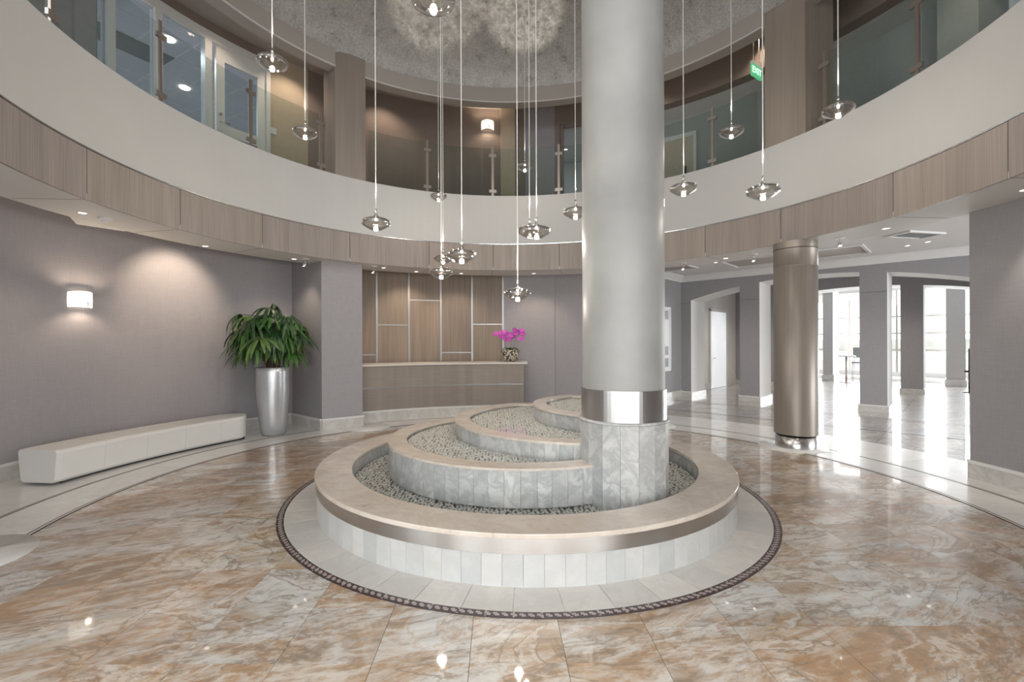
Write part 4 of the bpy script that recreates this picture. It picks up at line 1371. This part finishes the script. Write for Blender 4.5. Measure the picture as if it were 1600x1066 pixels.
def arcade(name, n0, n1, s0, s1, piers, top, mat, label, archf=arch, reveal='ceiling_white'):
    """wall pierced by openings between piers under one shallow arch"""
    outl = [(s0, 0)]
    bot = []
    cur = s0
    prs = sorted(piers)
    pts = []
    x = s0
    seq = []
    for p0, p1 in prs:
        seq.append((p0, p1))
    pts.append((seq[0][0], 0))
    for k, (p0, p1) in enumerate(seq):
        pts.append((p1, 0))
        if k + 1 < len(seq):
            q0 = seq[k + 1][0]
            m = 14
            for i in range(m + 1):
                s = p1 + (q0 - p1) * i / m
                pts.append((s, max(2.3, archf(s))))
            pts.append((q0, 0))
    pts.append((seq[-1][1], top))
    pts.append((seq[0][0], top))
    n = len(pts)
    vs = [hall(s, n0, z) for s, z in pts] + [hall(s, n1, z) for s, z in pts]
    mb = MB()
    mb.add(vs, [tuple(range(n))[::-1], tuple(n + k for k in range(n))], 0)
    mb.add(vs, [(k, (k + 1) % n, n + (k + 1) % n, n + k) for k in range(n)], 1)
    o = mb.build(name, [mat, reveal])
    return struct(o, label, 'wall')


P1 = [(-5.9, -5.56), (-4.25, -3.77), (-1.69, -1.20), (0.86, 1.34), (2.7, 7.0)]
arc1 = arcade('wall_arcade', 13.44, 14.44, -5.9, 7, P1, CEIL_H + .1, 'hall_fabric', 'grey arcade wall with broad piers under one shallow arch')
for p0, p1 in P1[:3]:
    MB().box(p0 + .001, p1 - .001, 13.432, 13.44, 2.70, 2.712, 0, hall).build('joint', 'vent_grey', arc1)
for k, (p0, p1) in enumerate(P1):
    o = MB().box(p0 - (.03 if k else 0), p1 + .03, 13.40, 14.47, 0, .13, 0, hall).build('skirting', 'skirt_marble', arc1)
    MB().box(p0 - (.035 if k else 0), p1 + .035, 13.393, 14.475, .13, .155, 0, hall).build('skirting_cap', 'trim_white', arc1)
P2 = [(-6.05, -4.10), (-1.357, -.84), (1.9, 2.4), (4.5, 7.0)]
arc2 = arcade('wall_arcade_inner', 18.67, 19.8, -6.05, 7, P2, 3.9, 'hall_fabric', 'second grey arcade wall deeper in the hall', lambda s: 3.34 - .36 * ((s + 2.4) / 3.2) ** 2)
for p0, p1 in P2:
    MB().box(p0 - .03, p1 + .03, 18.63, 19.83, 0, .16, 0, hall).build('skirting', 'skirt_marble', arc2)
P3 = [(-6.05, -5.6), (-4.05, -3.71), (-.44, .05), (3.2, 3.7), (5.5, 7.0)]
arc3 = arcade('wall_window_piers', 22.75, 23.9, -6.05, 7, P3, 4.2, 'beige_fabric', 'pale piers standing before the far windows', lambda s: 3.7)
MAT['pier_fabric'] = fabric('pier_fabric', (0.46, 0.45, 0.44))
arc3.data.materials[0] = MAT['pier_fabric']
for p0, p1 in P3:
    MB().box(p0 - .03, p1 + .03, 22.71, 23.93, 0, .24, 0, hall).build('skirting', 'skirt_marble', arc3)
# side wall with the frosted door
struct(MB().box(-6.3, -6.05, 14.44, 26, 0, 4.2, 0, hall).build('wall_hall_side', 'soffit_paint'), 'pale side wall with a frosted door seen through the first arch', 'wall')
struct(MB().box(-6.06, -6.02, 14.44, 26, 0, .22, 0, hall).build('baseboard_side', 'skirt_marble'), 'pale marble baseboard of the side wall behind the first arch', 'baseboard')
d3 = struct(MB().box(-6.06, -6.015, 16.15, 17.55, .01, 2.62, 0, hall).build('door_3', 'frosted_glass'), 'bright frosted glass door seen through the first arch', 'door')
MB().box(-6.06, -6.00, 16.06, 16.15, 0, 2.7, 0, hall).build('door_frame', 'trim_white', d3)
MB().box(-6.06, -6.00, 17.55, 17.64, 0, 2.7, 0, hall).build('door_frame', 'trim_white', d3)
MB().box(-6.06, -6.00, 16.06, 17.64, 2.62, 2.71, 0, hall).build('door_frame', 'trim_white', d3)
MB().box(-6.015, -5.95, 16.28, 16.42, 1.02, 1.045, 0, hall).build('handle', 'chrome', d3)
o = MB().box(-6.05, -6.035, 18.35, 18.48, .42, .60, 0, hall).build('socket_plate', 'trim_white')
tag(o, 'small white wall socket right of the frosted door', 'wall socket')
# left hall wall with the framed photographs
struct(MB().box(-6.1, -5.85, 9.3, 13.44, 0, CEIL_H + .1, 0, hall).build('wall_hall_left', 'hall_fabric'), 'dark grey hall wall just right of the plaster column', 'wall')
struct(MB().box(-5.86, -5.82, 9.3, 13.44, 0, .18, 0, hall).build('baseboard_hall', 'skirt_marble'), 'white baseboard of the dark hall wall right of the plaster column', 'baseboard')
pf = thing('framed_photographs', hall(-5.85, 12.1, .80), 'tall white framed set of small photographs beside the plaster column', 'picture frame', None, R_(-45))
MB().box(0, .03, -.6, .56, 0, 1.74).build('mount', 'paper_white', pf)
for a in ((-.62, -.58, -.02, 1.76), (.54, .58, -.02, 1.76)):
    MB().box(0, .045, a[0], a[1], a[2], a[3]).build('frame', 'trim_white', pf)
for z in (-.02, 1.72):
    MB().box(0, .045, -.62, .58, z, z + .04).build('frame', 'trim_white', pf)
for i in range(3):
    for j in range(5):
        MB().box(.03, .034, -.5 + i * .34, -.5 + i * .34 + .26, .10 + j * .33, .10 + j * .33 + .24).build('photograph', 'photo_dark' if j < 2 or (i + j) % 3 == 0 else 'paper_white', pf)
# hall ceilings
vs, fs = [], []
aas = [73 - k * 3 for k in range(38)]
for a in aas:
    out = min(14.0, (13.44 - (CX + CY) / Q) / max(.05, math.cos(R_(a - 45))))
    vs += [pol(5.30, a, CEIL_H), pol(out, a, CEIL_H)]
for k in range(len(aas) - 1):
    fs.append((2 * k, 2 * k + 1, 2 * k + 3, 2 * k + 2))
hc = struct(MB().add(vs, fs).build('ceiling_hall', 'ceiling_white'), 'white hall ceiling beyond the gallery soffit', 'ceiling')
struct(MB().box(-6.3, 7.2, 14.44, 18.67, 3.7, 3.76, 0, hall).build('ceiling_hall_middle', 'ceiling_white'), 'white ceiling between the two arcade walls', 'ceiling')
struct(MB().box(-6.3, 7.2, 19.8, 26.2, 4.0, 4.06, 0, hall).build('ceiling_hall_far', 'ceiling_white'), 'white ceiling before the far windows', 'ceiling')
struct(MB().box(7.0, 7.2, 13.44, 26.2, 0, 4.2, 0, hall).build('wall_hall_end', 'white_paint'), 'pale end wall of the hall behind the slate-grey wall', 'wall')
struct(MB().box(7.0, 7.2, 6.2, 9.2, 0, 0.4, 0, hall).build('wall_hall_sill', 'white_paint'), 'low sill at the hidden side of the hall', 'wall')
# crown moulding along arcade and left hall wall
cr = MB()
cprof = [(0, -.17), (-.03, -.17), (-.035, -.14), (-.06, -.11), (-.11, -.06), (-.13, -.03), (-.16, -.025), (-.16, 0), (0, 0)]
def crown(mb, f0, f1):
    n = len(cprof)
    vs = [f0(d, CEIL_H + z) for d, z in cprof] + [f1(d, CEIL_H + z) for d, z in cprof]
    mb.add(vs, [(k, (k + 1) % n, n + (k + 1) % n, n + k) for k in range(n)] + [tuple(range(n)), tuple(n + k for k in range(n))[::-1]])
crown(cr, lambda d, z: hall(-5.85 - d, 13.44 + d, z), lambda d, z: hall(7.0, 13.44 + d, z))
crown(cr, lambda d, z: hall(-5.85 - d, 9.3, z), lambda d, z: hall(-5.85 - d, 13.44 + d, z))
struct(cr.build('trim_6', 'trim_white'), 'white crown moulding along the top of the arcade wall', 'trim')
# hall ceiling fittings
def hit(px, py, z):
    Y = FPX * (z - HCAM) / (PY - (py + math.sin(R_(.2)) * (px - 800)))
    return ((px - PX) / FPX * Y, Y, z)
vt = thing('air_vent', hit(1430, 366, CEIL_H), 'rectangular ceiling air vent in the bright hall', 'air vent', None, R_(12))
for x0, x1, y0, y1 in ((-.40, .40, -.22, -.17), (-.40, .40, .17, .22), (-.40, -.35, -.17, .17), (.35, .40, -.17, .17)):
    MB().box(x0, x1, y0, y1, -.03, 0).build('frame', 'trim_white', vt)
MB().box(-.36, .36, -.18, .18, -.006, 0).build('backing', 'vent_grey', vt)
for k in range(6):
    MB().box(-.35, .35, -.15 + k * .055, -.13 + k * .055, -.022, -.006).build('slat', 'vent_grey', vt)
for px, py, lab in ((1450, 378, 'lit hall downlight right of the air vent'), (1418, 384, 'small hall ceiling disc left of the lit downlight')):
    downlight(hit(px, py, CEIL_H - .001), lab, 0, 'hall downlights')
for k, (px, py, lab) in enumerate(((1180, 408, 'pale framed ceiling recess left of the bronze-toned column'), (1300, 394, 'pale framed ceiling recess right of the bronze-toned column'), (1040, 418, 'pale framed ceiling recess just right of the plaster column'))):
    c = hit(px, py, CEIL_H)
    t = thing('ceiling_recess', (c[0], c[1], CEIL_H), lab, 'ceiling recess', 'hall ceiling recesses', R_(-45))
    MB().box(-.55, .55, -.55, .55, -.004, 0).build('panel', 'soffit_brown', t)
    for x0, x1, y0, y1 in ((-.60, .60, -.60, -.55), (-.60, .60, .55, .60), (-.60, -.55, -.55, .55), (.55, .60, -.55, .55)):
        MB().box(x0, x1, y0, y1, -.03, 0).build('frame', 'trim_white', t)
for s_, n_, z_, lab in ((-4.2, 11.6, CEIL_H, 'added hall downlight near the first arch'), (-1.9, 11.6, CEIL_H, 'added hall downlight behind the bronze-toned column'), (0.6, 11.6, CEIL_H, 'added hall downlight before the third arch'), (-4.2, 16.6, 3.7, 'added downlight between the arcade walls near the frosted door'), (-1.6, 16.6, 3.7, 'added downlight between the two arcade walls')):
    downlight(hall(s_, n_, z_ - .001), lab, 45 if n_ < 13 else 120, 'hall downlights', (0, 0, 0), 130)  # downlights added as fill for the hall and between the arcades
light('side_wall_spot', 'SPOT', hall(-5.7, 18.9, 3.6), 30, WARM, .03, (0, 0, 0), None, R_(90), .6)  # warm spot by the side wall, without a lamp body

# far windows
NW = 25.6
wn = struct(MB().box(-6.05, 7, NW, NW + .12, 0, .30, 0, hall).build('window_3', 'white_paint'), 'wide far window of many panes looking out to the bright water', 'window')
MB().box(-6.05, 7, NW, NW + .12, 3.72, 4.2, 0, hall).build('window_head', 'white_paint', wn)
mz = [.30, 1.22, 1.92, 2.62, 3.72]
ms = [-6.05, -5.18, -3.58, -1.98, -.38, 1.22, 2.82, 4.42, 6.02, 7.0]
for z in mz[1:-1]:
    MB().box(-6.05, 7, NW + .02, NW + .09, z - .03, z + .03, 0, hall).build('mullion', 'steel_dull', wn)
for s in ms:
    MB().box(s - .035, s + .035, NW + .015, NW + .095, .3, 3.72, 0, hall).build('mullion', 'steel_dull', wn)
for i in range(len(ms) - 1):
    for j in range(len(mz) - 1):
        MB().box(ms[i] + .035, ms[i + 1] - .035, NW + .05, NW + .056, mz[j] + .02, mz[j + 1] - .02, 0, hall).build('pane', 'window_glass', wn)
MB().box(-6.05, 7, NW - 1.4, NW, 0, .12, 0, hall).build('window_step', 'border_marble', wn)
# roller shade at one window
o = MB().box(-4.9, -2.0, NW - .06, NW - .03, 3.36, 3.72, 0, hall).build('window_blind', 'soffit_paint')
tag(o, 'rolled pale blind at the top of the far window', 'window blind')
# water and shore outside
struct(MB().add([(-200, 25, -9), (900, 25, -9), (900, 900, -9), (-200, 900, -9)], [(0, 1, 2, 3)]).build('water', 'sea'), 'pale water outside the far windows', 'water')
struct(MB().box(-300, 900, 600, 640, -9, 3, 0, hall).build('shore', 'land'), 'low hazy shore across the water', 'land')
# side table and chair by the window, slender stand
tb = thing('bar_table', hall(-3.2, 22.2, 0), 'tall small table with one leg near the far window', 'table')
MB().lathe([(0, 1.04), (.30, 1.04), (.30, 1.00), (0, 1.00)], 24).build('table_top', 'steel_dull', tb)
MB().tube([(0, 0, .02), (0, 0, 1.0)], .035, 10).build('leg', 'steel_dull', tb)
MB().lathe([(0, .03), (.22, .02), (.23, 0), (0, 0)], 24).build('base', 'steel_dull', tb)
st = thing('bar_stool', hall(-2.88, 22.65, 0), 'grey high-backed stool beside the tall window table', 'stool', None, R_(-45))
MB().box(-.2, .2, -.2, .2, .74, .80).build('seat', 'pale_wall', st, bevel=.02)
MB().box(-.2, .2, .17, .21, .95, 1.35).build('backrest', 'pale_wall', st, bevel=.015)
for sx in (-.16, .16):
    MB().tube([(sx, .19, .75), (sx, .19, 1.0)], .012, 6).build('back_post', 'steel_dull', st)
    for sy in (-.16, .16):
        MB().tube([(sx * 1.15, sy * 1.15, 0), (sx, sy, .75)], .014, 6).build('leg', 'steel_dull', st)
sd = thing('display_stand', hall(.12, 20.4, 0), 'slender dark pole stand beside the slate-grey wall end', 'stand')
MB().tube([(0, 0, .02), (0, 0, 1.35)], .022, 8).build('pole', 'black', sd)
MB().lathe([(0, .02), (.17, .015), (.18, 0), (0, 0)], 20).build('base', 'black', sd)
MB().box(-.12, .06, -.03, .03, .62, .68).build('bracket', 'black', sd)

# ------------------------------------------------------------------ upper walkway lamps
for a, e in ((118, 34), (137, 34), (60, 26), (35, 36), (5, 36), (150, 16)):  # added, save the one over the beige wall, to light the upper floor
    downlight(pol(5.5, a, 7.198), {118: 'added upper walkway downlight above the dark brown wall', 137: 'upper walkway downlight above the beige wall', 60: 'added upper walkway downlight behind the plaster column', 35: 'added upper walkway downlight beside the exit sign', 5: 'added upper walkway downlight near the last railing', 150: 'added upper walkway downlight before the office door'}[a], e, 'upper walkway downlights', wash(a, 5.5, 10), 110, WARM)
downlight(pol(7.4, ang_of(885, 7.4), 6.719), 'small pinkish downlight inside the upper doorway', 3, 'upper walkway downlights')
vp = thing('ceiling_diffuser', pol(5.72, ang_of(764, 5.72), 7.2), 'white strip air diffuser above the upper wall lamp', 'air vent', None, R_(ang_of(764, 5.72) - 90))
MB().box(-.28, .28, -.12, .12, -.02, 0).build('frame', 'trim_white', vp)
MB().box(-.25, .25, -.08, .08, -.024, -.02).build('slot', 'ceiling_white', vp)
